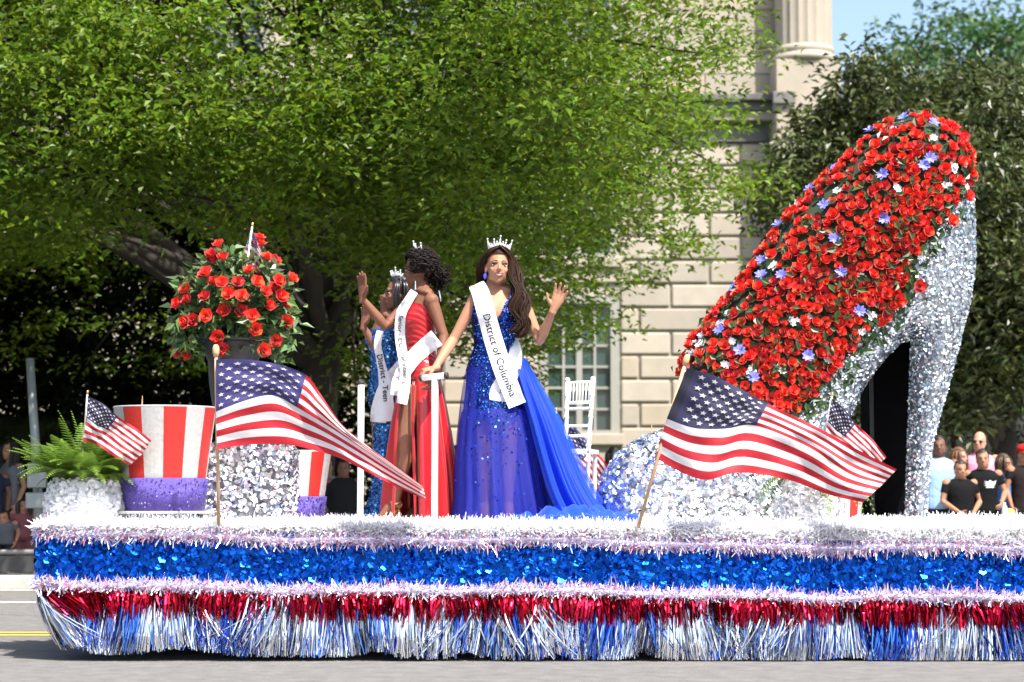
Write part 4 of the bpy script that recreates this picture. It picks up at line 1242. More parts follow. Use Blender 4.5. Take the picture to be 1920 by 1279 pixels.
# chair
ch = thing('chair', Vector((W(1082, 980, 13.75).x, 13.75, DK - .03)), 'white slender spindle back chair behind the blue tulle train', 'chair')
def chair():
    c = ROOT[ch]; zf = c.z
    tl, tr = W(1064, 716, 13.62), W(1112, 714, 13.62)
    L0 = Vector((W(1058, 980, 13.5).x, 13.50, zf)); R0 = Vector((W(1101, 980, 13.5).x, 13.50, zf))
    Lm = Vector((W(1060, 850, 13.5).x, 13.52, W(960, 850, 13.5).z)); Rm = Vector((W(1103, 850, 13.5).x, 13.52, W(960, 850, 13.5).z))
    depth = Vector((.06, .36, 0))
    def ring_tube(a, b, r=.014, name='back_post', rings=(.12, .2, .5, .62, .8)):
        mb = MB(); a = Vector(a); b = Vector(b); pts = [a]; rr = [r]
        for q in rings:
            for dq, k in ((-.012, 1), (0, 1.35), (.012, 1)): pts.append(a.lerp(b, q + dq)); rr.append(r * k)
        pts.append(b); rr.append(r); mb.tube(pts, rr, 10); mb.obj(name, WHITE, ch, smooth=True)
    for (a, m_, b) in ((tl, Lm, L0), (tr, Rm, R0)):
        ring_tube(m_, a, .0155, 'back_post'); ring_tube(b, m_, .0145, 'leg', (.2, .4, .9))
        MB().sph(a + Vector((0, 0, .012)), .019, 10, 8).obj('finial', WHITE, ch, smooth=True)
        ring_tube(b + depth * 1.05, m_ + depth, .0145, 'leg', (.2, .4, .9))
    def at(f): return Lm.lerp(tl, f), Rm.lerp(tr, f)
    zs_ = [(.985, .010), (.70, .011), (.62, .009), (.38, .010), (.24, .009)]
    for f, r in zs_:
        a, b = at(f); MB().tube([a, b], r, 8).obj('rail', WHITE, ch, smooth=True)
    for k in range(7):
        a, b = at(.985); a2, b2 = at(.70)
        q = (k + 1) / 8
        p, p2 = a.lerp(b, q), a2.lerp(b2, q)
        MB().tube([p, p.lerp(p2, .3), p.lerp(p2, .38), p.lerp(p2, .46), p2], [.0055, .0055, .0085, .0055, .0055], 6).obj('spindle', WHITE, ch, smooth=True)
    zc = Lm.z
    s = [Lm + Vector((-.02, -.01, .0)), Rm + Vector((.02, -.01, 0)), Rm + depth + Vector((.03, .03, 0)), Lm + depth + Vector((-.03, .03, 0))]
    MB().add([p[:] for p in s] + [(p + Vector((0, 0, .03)))[:] for p in s], [(3, 2, 1, 0), (4, 5, 6, 7), (0, 1, 5, 4), (1, 2, 6, 5), (2, 3, 7, 6), (3, 0, 4, 7)]).obj('seat', WHITE, ch)
    for f in (.35, .62):
        for a, b in ((L0.lerp(Lm, f), R0.lerp(Rm, f)), ((L0 + depth).lerp(Lm + depth, f), (R0 + depth).lerp(Rm + depth, f)), (L0.lerp(Lm, f), (L0 + depth).lerp(Lm + depth, f)), (R0.lerp(Rm, f), (R0 + depth).lerp(Rm + depth, f))):
            MB().tube([a, b], .008, 8).obj('stretcher', WHITE, ch, smooth=True)
chair()

# ============================================================ KERBSIDE THINGS IN THE SHADE
GALV = mat('galvanised_pole', (0.22, 0.25, 0.25), 0.5, .4, var=.15)
sp = thing('sign_post', W(72, 1090, 21.7), 'plain grey metal post leaning slightly behind the fern', 'post')  # sign post with plate and box, carries no lamp
MB().tube([W(74, 1092, 21.7), W(70, 890, 21.7), W(56, 672, 21.7)], [.055, .05, .045], 12).obj('pole', GALV, sp, smooth=True)
a = W(52, 915, 21.55); b = W(88, 868, 21.55)
MB().box((a.x, 21.5, a.z), (b.x, 21.58, b.z), ch=.01).obj('sign_plate', GALV, sp)
MB().box((a.x + .0, 21.45, a.z - .22), (b.x + .1, 21.6, a.z - .05), ch=.01).obj('control_box', GALV, sp)
BAR = mat('barrier_dark', (0.035, 0.035, 0.035), 0.6, var=.2)
BAR_TOP = mat('barrier_top', (0.16, 0.16, 0.16), 0.5, .3)
for k in range(3):
    x1 = W(82, 1000, 21.35).x - k * 1.25; x0 = x1 - 1.2
    t = thing('barrier', ((x0 + x1) / 2, 21.35, .13), ['low dark barrier panel nearest the fern pot', 'low dark barrier panel partly out of view', 'low dark barrier panel farthest from the float'][k], 'barrier', 'low barriers along the kerb')
    zt3 = W(40, 1035, 21.35).z
    MB().box((x0 + .03, 21.34, .16), (x1 - .03, 21.37, zt3 - .04)).obj('panel', BAR, t)
    MB().tube([(x0, 21.35, zt3), (x1, 21.35, zt3)], .03, 10).obj('top_rail', BAR_TOP, t, smooth=True)
    for x in (x0 + .04, (x0 + x1) / 2, x1 - .04):
        MB().box((x - .03, 21.30, .13), (x + .03, 21.338, zt3 - .03)).obj('upright', BLACK, t)
# ============================================================ PEOPLE
FEM = [(.78, .150, .098, 0), (.86, .172, .115, -.008), (.94, .166, .112, -.004), (1.00, .142, .098, 0), (1.07, .120, .086, .006), (1.15, .126, .090, .008), (1.25, .138, .098, .006),
       (1.33, .146, .094, .0), (1.39, .150, .078, -.010), (1.43, .105, .062, -.016), (1.46, .062, .054, -.016), (1.50, .050, .050, -.010), (1.58, .048, .050, 0)]
MALE = [(.78, .155, .105, 0), (.86, .165, .112, 0), (.94, .162, .110, 0), (1.00, .155, .105, 0), (1.07, .150, .102, .004), (1.15, .155, .106, .006), (1.25, .170, .112, .006),
        (1.33, .180, .110, .0), (1.39, .182, .092, -.010), (1.43, .130, .072, -.016), (1.46, .076, .062, -.016), (1.50, .060, .060, -.010), (1.58, .056, .058, 0)]
def torso_pt(tab, z, th, grow=0.0, bust=0.0):
    hw, hd, f = lerp_tab(tab, z)
    c, s_ = math.cos(th), math.sin(th)
    x, y = hw * c, -f + hd * s_
    if bust and s_ < 0:
        b = sum(math.exp(-((x - q) / .052) ** 2 - ((z - 1.265) / .058) ** 2) for q in (-.068, .068))
        y -= b * bust * min(1, -s_ * 1.6)
    n = Vector((c / hw, s_ / hd)).normalized()
    return x + n.x * grow, y + n.y * grow, z

class Frame:
    """local body coordinates: x to the person's left, -y forward, z up from the soles"""
    def __init__(s, base, yaw, k, heel=0.0, kx=None):
        s.b = Vector(base); s.k = k; s.kx = kx or k; s.heel = heel; s.R = Matrix.Rotation(yaw, 3, 'Z')
    def __call__(s, x, y, z):
        v = s.R @ Vector((x * s.kx, y * s.kx, 0)); return s.b + v + Vector((0, 0, z * s.k + s.heel))
    def d(s, x, y, z): return s.R @ Vector((x, y, z))

def hand(mb, wrist, d, n, thumb, k=1.0, curl=.25, spread=.06, flat=True):
    d = Vector(d).normalized(); n = Vector(n); n = (n - d * n.dot(d)).normalized()
    t = Vector(thumb); t = (t - d * t.dot(d) - n * t.dot(n)).normalized()
    def ring(p, w, h): return [p + t * w * math.cos(a) + n * h * math.sin(a) for a in [2 * PI * i / 12 for i in range(12)]]
    w0 = Vector(wrist)
    mb.loft([ring(w0 - d * .03 * k, .025 * k, .020 * k), ring(w0, .026 * k, .019 * k), ring(w0 + d * .03 * k, .034 * k, .018 * k), ring(w0 + d * .065 * k, .041 * k, .016 * k), ring(w0 + d * .092 * k, .039 * k, .0125 * k)])
    Ls = [.080, .091, .085, .067]
    for i in range(4):
        o = (1.5 - i) * .0205 * k
        p = w0 + d * (.084 - .004 * abs(i - 1.2)) * k + t * o
        dd = (d + t * (1.5 - i) * spread).normalized()
        pts = [p - d * .02 * k, p]; c = curl * (1 + .12 * i)
        L = Ls[i] * k; q = p; vec = dd
        for sgm in (.42, .32, .26):
            ax = vec.cross(n)
            if ax.length > 1e-6: vec = (Matrix.Rotation(c, 3, ax.normalized()) @ vec)
            q = q + vec * L * sgm; pts.append(q)
        mb.tube(pts, [.0112 * k, .0112 * k, .0104 * k, .0096 * k, .0078 * k], 8)
        mb.sph(q, .0066 * k, 8, 6)
    p = w0 + d * .022 * k + t * .026 * k
    v1 = (d * .62 + t * .78 + n * .25).normalized(); v2 = (d * .85 + t * (.5 - curl * .5) + n * (.2 + curl * .6)).normalized()
    a = p + v1 * .044 * k; b = a + v2 * .034 * k
    mb.tube([p - v1 * .012 * k, p, a, b], [.0145 * k, .0145 * k, .0115 * k, .0082 * k], 8); mb.sph(b, .0082 * k, 8, 6)

def head(mb, C, hx, hf, hu, k=1.0, male=False):
    def q(x, f, u): return C + hx * x * k + hf * f * k + hu * u * k
    def e(c, a, b, d_): mb.ell(q(*c), hx * a * k, hf * b * k, hu * d_ * k, 18, 12)
    e((0, -.012, .022), .074, .094, .100)                 # skull
    e((0, .020, -.030), (.063 if male else .060), .074, .086)                 # face
    e((0, .040, -.078), (.042 if male else .034), .045, .036)                 # jaw
    e((0, .066, -.094), (.021 if male else .016), .020, .017)                 # chin
    e((0, .078, .018), .050, .016, .013)                  # brow
    for s in (-1, 1):
        e((s * .036, .060, -.030), .021, .020, .020)      # cheek
        e((s * .074, -.008, -.020), .010, .020, .032)     # ear
        e((s * (.050 if male else .040), .020, -.070), (.020 if male else .018), .036, .026)      # jaw corner
    mb.tube([q(0, .080, .016), q(0, .096, -.006), q(0, .109, -.028), q(0, .094, -.038)], [.007 * k, .0085 * k, (.0135 if male else .0108) * k, .007 * k], 10)
    for s in (-1, 1): e((s * (.011 if male else .009), .090, -.032), .0072, .011, .006)
    e((0, .084, -.060), .024, .012, .007); e((0, .083, -.070), .021, .012, .0075)
    if male: e((0, .060, -.09), .036, .026, .022)

def arm(mb, S_, E, Wr, r=(.046, .040, .034, .036, .029, .022), k=1.0):
    S_, E, Wr = Vector(S_), Vector(E), Vector(Wr)
    mb.sph(S_, r[0] * 1.10 * k, 14, 10)
    mb.tube([S_, S_.lerp(E, .35), S_.lerp(E, .8), E, E.lerp(Wr, .25), E.lerp(Wr, .65), Wr], [r[0] * k, r[1] * 1.04 * k, r[2] * k, r[2] * k, r[3] * k, r[4] * k, r[5] * k], 12)
def leg(mb, H, K, A, toe, r=(.084, .070, .052, .050, .052, .030), k=1.0, heel=0.0):
    H, K, A, toe = Vector(H), Vector(K), Vector(A), Vector(toe)
    back = (A - toe); back.z = 0; back = back.normalized()
    mb.tube([H, H.lerp(K, .4), H.lerp(K, .85), K, K.lerp(A, .3) + back * .012 * k, K.lerp(A, .65), A], [r[0] * k, r[1] * k, r[2] * k, r[3] * k, r[4] * k, .040 * k, r[5] * k], 12)
    hl = A + back * .035 * k - Vector((0, 0, .045 * k))
    mb.tube([hl, A - Vector((0, 0, .02 * k)), A.lerp(toe, .55) + Vector((0, 0, .004)), toe], [.028 * k, .034 * k, .030 * k, .020 * k], 10)

def surf(bvh, o, d, dist=1.0):
    h = bvh.ray_cast(Vector(o), Vector(d).normalized(), dist)
    return h[0]

EYE_WHITE = mat('eye_white', (.42, .39, .37), .35)
IRIS = mat('iris_brown', (.03, .014, .008), .2)
BROW_M = mat('brow_hair', (.012, .008, .006), .8)
TEETH = mat('teeth', (.36, .34, .32), .4)
LASH = mat('eyelash', (.006, .005, .005), .6)
def face_parts(t, bvh, C, hx, hf, hu, k, lip_m, smile=True, sunglasses=None, brow_m=None, small=False):
    def on(x, u, out=0.0):
        o = C + hx * x * k + hu * u * k + hf * .3 * k
        p = surf(bvh, o, -hf, .6 * k)
        if p is None: p = C + hx * x * k + hu * u * k + hf * .09 * k
        return p + hf * out * k
    if not sunglasses:
        for s in (-1, 1):
            p = on(s * .031, -.004, -.0035)
            e = MB().ell(p, hx * .0145 * k, hf * .006 * k, hu * .0078 * k, 12, 8).obj('eye', EYE_WHITE, t, smooth=True)
            MB().ell(p + hf * .0042 * k, hx * .0088 * k, hf * .0036 * k, hu * .0082 * k, 10, 6).obj('iris', IRIS, e, smooth=True)
            MB().tube([on(s * (.031 + q * .015), .0035 + .0045 * (1 - q * q), .0015) for q in (-1, -.4, .3, 1)], [.0022 * k, .0044 * k, .0044 * k, .0026 * k], 6).obj('eyelash', LASH, e, smooth=True)
            MB().tube([on(s * (.032 + q * .019), .019 + .0055 * (1 - q * q) - .002 * q, .001) for q in (-1, -.4, .3, 1)], [.0030 * k, .0036 * k, .0030 * k, .0014 * k], 6).obj('eyebrow', brow_m or BROW_M, t, smooth=True)
    else:
        g = MB()
        for s in (-1, 1): g.ell(on(s * .033, -.004, .004), hx * .031 * k, hf * .008 * k, hu * .020 * k, 14, 8)
        g.tube([on(-.01, 0, .006), on(.01, 0, .006)], .003 * k, 6)
        for s in (-1, 1): g.tube([on(s * .058, 0, .0), C + hx * s * .078 * k + hf * .0 * k], .0025 * k, 6)
        g.obj('sunglasses', sunglasses, t, smooth=True)
    w = .028 if smile else .021; up_ = .007 if smile else 0.0
    hi = [on(q * w, -.0565 + up_ * q * q - .001 * abs(q), .0025) for q in (-1, -.5, 0, .5, 1)]
    lo = [on(q * w, -.0565 + up_ * q * q - (.0155 if smile else .010) * (1 - q * q), .0025) for q in (-1, -.5, 0, .5, 1)]
    lp = MB().tube(hi, [.0012 * k, .0034 * k, .0036 * k, .0034 * k, .0012 * k], 6).tube(lo, [.0012 * k, .0040 * k, .0046 * k, .0040 * k, .0012 * k], 6).obj('lips', lip_m, t, smooth=True)
    if smile:
        V = [(p + hf * .0012)[:] for p in hi] + [(p + hf * .0012)[:] for p in lo]
        MB().add(V, [(i, i + 1, i + 6, i + 5) for i in range(4)]).obj('teeth', TEETH, lp, smooth=True)

def hair_cap(mb, C, hx, hf, hu, k, grow=.0, line=.42, low=-.55, side=.62, rough=.0, nu=40, nv=26):
    V = {}; F = []
    def pt(i, j):
        t = -PI / 2 + PI * i / nv; a = 2 * PI * j / nu
        dx, df, du = math.cos(t) * math.cos(a), math.cos(t) * math.sin(a), math.sin(t)
        r = 1 + rough * (math.sin(7 * dx + 5 * du) * .5 + math.sin(17 * df + 13 * du + 3) * .35 + random.uniform(-.4, .4))
        return (dx, df, du), C + hx * dx * (.080 + grow) * k * r + hf * (df * (.099 + grow) - .014) * k * r + hu * (du * (.107 + grow) + .020) * k * r
    G = [[pt(i, j) for j in range(nu)] for i in range(nv + 1)]
    vid = {}
    def idx(i, j):
        if (i, j) not in vid: vid[(i, j)] = len(mb_v); mb_v.append(G[i][j][1][:])
        return vid[(i, j)]
    mb_v = []
    for i in range(nv):
        for j in range(nu):
            dx, df, du = G[i][j][0]
            if df > .10 and du < line + .25 * abs(dx) and abs(dx) < .93: continue
            if abs(dx) > side and df > .02 and du < .25: continue
            if du < low: continue
            F.append((idx(i, j), idx(i, (j + 1) % nu), idx(i + 1, (j + 1) % nu), idx(i + 1, j)))
    mb.add(mb_v, F)
    # inner lining so the cap has thickness
    return mb
def locks(mb, guides, n, jit, r0, r1, wave=0.0, wl=3.0, seg=10):
    for k in range(n):
        g = random.choice(guides); off = Vector((random.gauss(0, 1), random.gauss(0, 1), random.gauss(0, .35))) * jit
        P = crom([p[:] for p in g], seg + 1); ph = (guides.index(g) * 1.3 + random.gauss(0, .5)); ax = guides.index(g) * .9 + random.gauss(0, .6)
        pts = []
        for i, p in enumerate(P):
            t = i / seg; f = .35 + .65 * t
            w = wave * t * math.sin(t * wl * 2 * PI + ph)
            pts.append(Vector(p) + off * f + Vector((math.cos(ax) * w, math.sin(ax) * w, w * .3)))
        mb.tube(pts, [r0 + (r1 - r0) * (i / seg) ** 2 for i in range(seg + 1)], 5)

TIARA = mat('rhinestone_silver', (.90, .90, .92), .22, .65)
def tiara(t, C, hx, hf, hu, k=1.0, w=.070, h=.075, tilt=.25):
    o = C + hu * .108 * k + hf * .030 * k
    up = (hu + hf * tilt).normalized(); mb = MB(); base = []; n = 24
    for i in range(n + 1):
        a = PI * i / n; base.append(o + hx * math.cos(a) * w * k + hf * (math.sin(a) * .055 - .05) * k - hu * .012 * abs(math.cos(a)) ** 2 * k)
    mb.tube(base, .004 * k, 6); mb.tube([p + up * .012 * k for p in base], .003 * k, 6)
    tips = []
    for i in range(1, n, 1):
        p = base[i]; c = abs(i - n / 2) / (n / 2)
        hh = h * k * ((1.0 - .75 * c) if i % 4 == 0 else (.62 - .45 * c) if i % 2 == 0 else (.42 - .3 * c))
        if i in (2, n - 2): hh = h * k * .95
        out = hx * (math.cos(PI * i / n) * .25)
        tip = p + (up + out).normalized() * hh
        mb.tube([p, p.lerp(tip, .5), tip], [.0062 * k, .0058 * k, .0026 * k], 5)
        mb.sph(tip, .0062 * k if i % 2 == 0 else .0045 * k, 6, 4); mb.sph(p.lerp(tip, .7), .0062 * k, 6, 4); mb.sph(p.lerp(tip, .22), .0068 * k, 6, 4)
        mb.sph(p.lerp(tip, .45), .0060 * k, 6, 4)
        tips.append(p.lerp(tip, .6))
    for a, b in zip(tips[:-1], tips[1:]): mb.tube([a, b], .0040 * k, 5)
    mb.obj('tiara', TIARA, t)

SASH = mat('white_satin_sash', (.74, .74, .77), .45)
INK = mat('black_sash_print', (.008, .008, .010), .9, spec=.05)
def ribbon(t, name, pts, bvh, Yd, out=.012, m=None, n=48, ylist=None, smoothn=5, txt=None, ts=0.0, th=.05, tparent=None):
    """a sash lying on the body: pts are (px, py, width px)"""
    P = crom(pts, n + 1)
    d = np.gradient(P[:, :2], axis=0); d /= np.maximum(np.linalg.norm(d, axis=1, keepdims=True), 1e-9)
    perp = np.stack([d[:, 1], -d[:, 0]], 1)
    cr = [-1, -.5, 0, .5, 1]; o = Vector((0, 0, CAM_H))
    Ys = np.full((n + 1, 5), np.nan)
    for i in range(n + 1):
        for j, c in enumerate(cr):
            q = P[i, :2] + perp[i] * c * P[i, 2] / 2
            h = bvh.ray_cast(o, (W(q[0], q[1], Yd) - o).normalized())
            if h[0] is not None and h[0].y > Yd - .5: Ys[i, j] = h[0].y
    row = np.nanmin(np.where(np.isnan(Ys), 99, Ys), 1); row[row > 90] = np.nan
    ok = ~np.isnan(row); ii = np.arange(n + 1)
    row = np.interp(ii, ii[ok], row[ok])
    Yf = np.where(np.isnan(Ys), row[:, None], Ys)
    Yf = .5 * Yf + .5 * row[:, None]
    for _ in range(smoothn):
        Yp = np.pad(Yf, ((1, 1), (0, 0)), 'edge'); Yf = np.minimum(Yf, (Yp[:-2] + Yp[1:-1] + Yp[2:]) / 3)
    Yf = Yf - out
    if ylist is not None: Yf = Yf + np.interp(np.linspace(0, 1, n + 1), np.linspace(0, 1, len(ylist)), ylist)[:, None]
    def at(i, tt, lift=0.0):
        i = min(max(i, 0), n - 1e-6); a = int(i); f = i - a
        p = P[a, :2] * (1 - f) + P[a + 1, :2] * f; pr = perp[a] * (1 - f) + perp[a + 1] * f; w = P[a, 2] * (1 - f) + P[a + 1, 2] * f
        y = np.interp(tt, cr, Yf[a] * (1 - f) + Yf[a + 1] * f)
        q = p + pr * tt * w / 2
        return W(q[0], q[1], y - lift + .0035 * math.sin(i * .55 + tt * 1.3) + .003 * math.sin(i * .21 - tt * 2.1) * (1 + tt))
    V = [at(i, c)[:] for i in range(n + 1) for c in cr]
    F = [(i * 5 + j, (i + 1) * 5 + j, (i + 1) * 5 + j + 1, i * 5 + j + 1) for i in range(n) for j in range(4)]
    me = np_mesh(name, V, F, True)
    ro = obj(name, me, m or SASH, t)
    if txt:
        cu = bpy.data.curves.new('lettering', 'FONT'); cu.body = txt; cu.size = 1.0; cu.resolution_u = 3; cu.offset = .012
        to = bpy.data.objects.new('lettering', cu); COL.objects.link(to)
        dg = bpy.context.evaluated_depsgraph_get()
        tm = bpy.data.meshes.new_from_object(to.evaluated_get(dg)); bpy.data.objects.remove(to)
        seg = np.concatenate([[0], np.cumsum(np.linalg.norm(np.diff(P[:, :2], axis=0), axis=1))])
        for v in tm.vertices:
            s_px = ts + v.co.x * th
            i = float(np.interp(s_px, seg, np.arange(n + 1)))
            wpx = float(np.interp(i, np.arange(n + 1), P[:, 2]))
            v.co = at(i, (v.co.y - .33) * th / (wpx / 2), .011)
        tm.materials.clear(); tm.materials.append(INK)
        obj('lettering', tm, INK, ro)
    return ro

def skirt_rings(rows, Yc, n=72, nf=9, ph=0.0, z_up=True, gap=None, seed=0):
    """rows of (py, left px, right px, depth m, fold amplitude[, dy]) -> rings of points"""
    r = random.Random(seed); rings = []
    rows = np.array([(*q, 0.0)[:6] for q in rows], float)
    fine = crom(rows, max(len(rows) * 4, 24))
    hs = [(r.uniform(.7, 1.3), r.uniform(0, 6.28), int(nf * f)) for f in (.55, 1, 1.6, 2.3)]
    for (py, xl, xr, dep, amp, dy) in fine:
        a = W(xl, py, Yc); b = W(xr, py, Yc); cx_ = (a.x + b.x) / 2; rx = (b.x - a.x) / 2
        ring = []
        for i in range(n):
            t = (ph + 2 * PI * i / n) if gap is None else gap[0] + (gap[1] - gap[0]) * i / (n - 1)
            f = 1 + amp * sum(w * math.sin(q * t + p) for (w, p, q) in hs) / 3.0
            ring.append((cx_ + rx * math.cos(t) * f, Yc + dy + dep * math.sin(t) * f, a.z))
        rings.append(ring)
    return rings
def up_axes(yaw, pitch=0.0, roll=0.0):
    """head axes for a head turned by yaw (0 looks to the camera), nodding by pitch, leaning by roll"""
    M_ = Matrix.Rotation(yaw, 3, 'Z') @ Matrix.Rotation(roll, 3, 'Y') @ Matrix.Rotation(pitch, 3, 'X')
    return M_ @ Vector((1, 0, 0)), M_ @ Vector((0, -1, 0)), M_ @ Vector((0, 0, 1))

def skin(name, c, lip): return mat(name, c, .58, var=.07, scale=18, spec=.28), mat(name + '_lips', lip, .4)

# ------------------------------------------------------------ woman in blue, facing us
Yb = 13.0
base = Vector((W(928, 985, Yb).x, Yb, DK - .02))
wb = thing('person', base, 'smiling woman in sparkling blue gown with tulle train, gripping the white rail', 'person')
SK1, LIP1 = skin('tan_skin', (.37, .185, .112), (.20, .032, .03))
fr = Frame(base, .06, 1.04, .10)
mb = MB()
mb.loft([[fr(*torso_pt(FEM, z, 2 * PI * i / 24, 0, .042)) for i in range(24)] for z in (.78, .82, .86, .9, .95, 1.0, 1.04, 1.08, 1.13, 1.18, 1.22, 1.25, 1.28, 1.31, 1.35, 1.39, 1.42, 1.445, 1.47, 1.5, 1.54, 1.58)])
sL, sR = W(980, 566, Yb - .01), W(890, 565, Yb - .01)
arm(mb, sL, W(1012, 640, Yb - .05), W(1037, 582, Yb - .17), k=1.0)
hand(mb, W(1038, 580, Yb - .175), W(1058, 530, Yb - .20) - W(1038, 580, Yb - .175), (-.1, -1, .1), (-1, 0, .35), 1.03, .12, .13)
elR = W(850, 637, Yb - .02); wrR = W(816, 690, Yb - .20)
arm(mb, sR, elR, wrR, k=1.0)
hand(mb, wrR, Vector((-.88, -.30, -.22)), Vector((-.2, .1, -1)), Vector((-.2, -1, 0)), 1.0, .75, .02)
for s in (-1, 1): mb.ell(fr(s * .08, .0, 1.425), fr.d(.09, 0, -.018), fr.d(0, .05, 0), fr.d(0, 0, .03), 12, 8)
leg(mb, fr(-.085, 0, .86), fr(-.075, -.03, .47), fr(-.065, .03, .09), fr(-.065, -.14, -.075))
leg(mb, fr(.085, 0, .86), fr(.09, -.05, .47), fr(.085, -.02, .09), fr(.085, -.19, -.075))
hC = W(934, 500, Yb - .03); hx, hf, hu = up_axes(.10, -.04, .06)
head(mb, hC, hx, hf, hu, 1.06)
me = remesh(mb, .0046, 4)
bodyv = bvh_of(me)
obj('body', me, SK1, wb)
face_parts(wb, bodyv, hC, hx, hf, hu, 1.06, LIP1, True)
HAIR1 = mat('dark_brown_hair', (.022, .009, .0045), .6, isl=.7, hue=.01, spec=.15)
hm = MB(); hair_cap(hm, hC, hx, hf, hu, 1.06, .006, .36, -.75, .72, .01)
part = hC + hu * .128 + hf * .055
gl = [[part, W(912, 474, Yb - .07), W(902, 497, Yb - .03), W(903, 525, Yb + .03), W(908, 548, Yb + .09)],
      [part, W(909, 480, Yb - .03), W(898, 505, Yb + .01), W(900, 535, Yb + .07), W(912, 562, Yb + .10)],
      [part - hf * .06, W(916, 478, Yb + .04), W(910, 515, Yb + .09), W(915, 560, Yb + .11)]]
gr0 = [[part, W(950, 472, Yb - .07), W(962, 498, Yb - .05), W(968, 535, Yb - .09), W(966, 575, Yb - .12), W(972, 618, Yb - .12)],
      [part, W(953, 476, Yb - .03), W(968, 508, Yb - .02), W(979, 545, Yb - .08), W(976, 585, Yb - .12), W(976, 630, Yb - .12)],
      [part - hf * .05, W(958, 484, Yb + .02), W(972, 520, Yb + .02), W(972, 560, Yb - .07), W(966, 600, Yb - .13), W(973, 628, Yb - .13)],
      [part - hf * .06, W(955, 480, Yb + .04), W(962, 520, Yb + .08), W(955, 560, Yb + .11)]]
gc = [[part, W(927, 466, Yb - .10), W(916, 474, Yb - .095), W(907, 487, Yb - .06), W(902, 515, Yb + .0)], [part, W(922, 466, Yb - .09), W(911, 477, Yb - .075), W(904, 495, Yb - .03), W(903, 530, Yb + .04)],
      [part, W(943, 466, Yb - .10), W(953, 476, Yb - .09), W(961, 492, Yb - .07), W(962, 520, Yb - .08)], [part, W(946, 465, Yb - .09), W(957, 478, Yb - .07), W(965, 500, Yb - .05), W(970, 535, Yb - .08)]]
locks(hm, gc, 130, .006, .0042, .0025, .002, 1.0, 12)
gr = [[part, W(950, 470, Yb - .07), W(961, 492, Yb - .06), W(958, 520, Yb - .08), W(972, 548, Yb - .11), W(962, 578, Yb - .13), W(975, 604, Yb - .13), W(964, 622, Yb - .14)],
      [part, W(953, 474, Yb - .04), W(968, 500, Yb - .02), W(966, 528, Yb - .06), W(984, 556, Yb - .09), W(974, 584, Yb - .12), W(986, 608, Yb - .12), W(974, 630, Yb - .14)],
      [part - hf * .03, W(957, 480, Yb - .0), W(973, 510, Yb + .0), W(976, 540, Yb - .04), W(990, 566, Yb - .07), W(981, 592, Yb - .11), W(984, 614, Yb - .13)],
      [part - hf * .06, W(958, 484, Yb + .03), W(970, 520, Yb + .05), W(966, 560, Yb + .10)]]
locks(hm, gl, 130, .012, .0048, .0025, .008, 1.3, 14)
locks(hm, gr, 420, .0165, .0042, .0018, .010, 2.6, 22)
hm.obj('hair', HAIR1, wb, smooth=True)
tiara(wb, hC, hx, hf, hu, 1.06, .062, .078)
EAR = mat('blue_crystal', (.06, .07, .45), .15, .3, spec=.9)
for s in (-1, 1):
    p = hC + hx * s * .083 + hf * .01 - hu * .045
    MB().ell(p - hu * .026, hx * .013, hf * .007, hu * .021, 8, 6).sph(p, .005, 8, 6).obj('earring', EAR, wb)
# gown: bodice, sheath, sequins, sheer skirt and tulle train
BODICE = mat('royal_sequin_cloth', (.012, .022, .17), .42, .25, var=.3, scale=40)
SEQ = mat('blue_sequins', (.03, .10, .5), .22, .95, ramp=[(0, (.010, .026, .27)), (.45, (.018, .07, .44)), (.78, (.04, .24, .72)), (.92, (.2, .6, .95))])
TULLE = mat('blue_tulle', (.004, .085, .74), .6, alpha='net', sheen=.2, transl=.35)
SHEER = mat('sheer_blue_net', (.012, .022, .36), .6, alpha=.42, transl=.3)
SHEER2 = mat('dense_tulle', (.003, .050, .60), .6, alpha=.86, transl=.35)
def ztop(th):
    a = abs(math.degrees(math.atan2(math.sin(th + PI / 2), math.cos(th + PI / 2))))
    return float(np.interp(a, [0, 12, 24, 38, 58, 90, 120, 180], [1.215, 1.27, 1.345, 1.372, 1.33, 1.285, 1.20, 1.12]))
nth = 64; zb0 = .80; rows_ = 26; rings = []
for j in range(rows_ + 1):
    ring = []
    for i in range(nth):
        th = 2 * PI * i / nth; z = zb0 + (ztop(th) - zb0) * j / rows_
        ring.append(fr(*torso_pt(FEM, z, th, .007, .046)))
    rings.append(ring)
low = [[fr(x * s, y * s2, z) for x, y in [(math.cos(2 * PI * i / nth), math.sin(2 * PI * i / nth)) for i in range(nth)]] for z, s, s2 in ((.60, .158, .128), (.70, .165, .128))]
dm = MB().loft(low + rings, cap=False)
bod = dm.obj('gown', BODICE, wb, smooth=True)
V = np.array(dm.v); F = np.array([f for f in dm.f if len(f) == 4])
dbv = BVHTree.FromPolygons([tuple(v) for v in V], [tuple(int(i) for i in f) for f in F])
P, N = scatter(V, F, 9000)
c0 = np.array([base.x, Yb]); rad = P[:, :2] - c0
N = np.where((N[:, :2] * rad).sum(1, keepdims=True) < 0, -N, N)
fv, ff = flakes(P, N, .0105, tilt=.34, sides=5, lift=.003)
obj('sequins', np_mesh('sequins', fv, ff), SEQ, bod, kind='stuff')
for s in (1,):
    pts = [fr(s * .085, -.115, 1.355), fr(s * .098, -.085, 1.40), fr(s * .10, -.045, 1.436), fr(s * .095, .02, 1.44), fr(s * .08, .07, 1.37), fr(s * .07, .10, 1.25)]
    MB().tube([Vector(p[:]) for p in crom([q[:] for q in pts], 14)], .006, 6).obj('strap', BODICE, bod, smooth=True)
ibv = bvh_of(me)
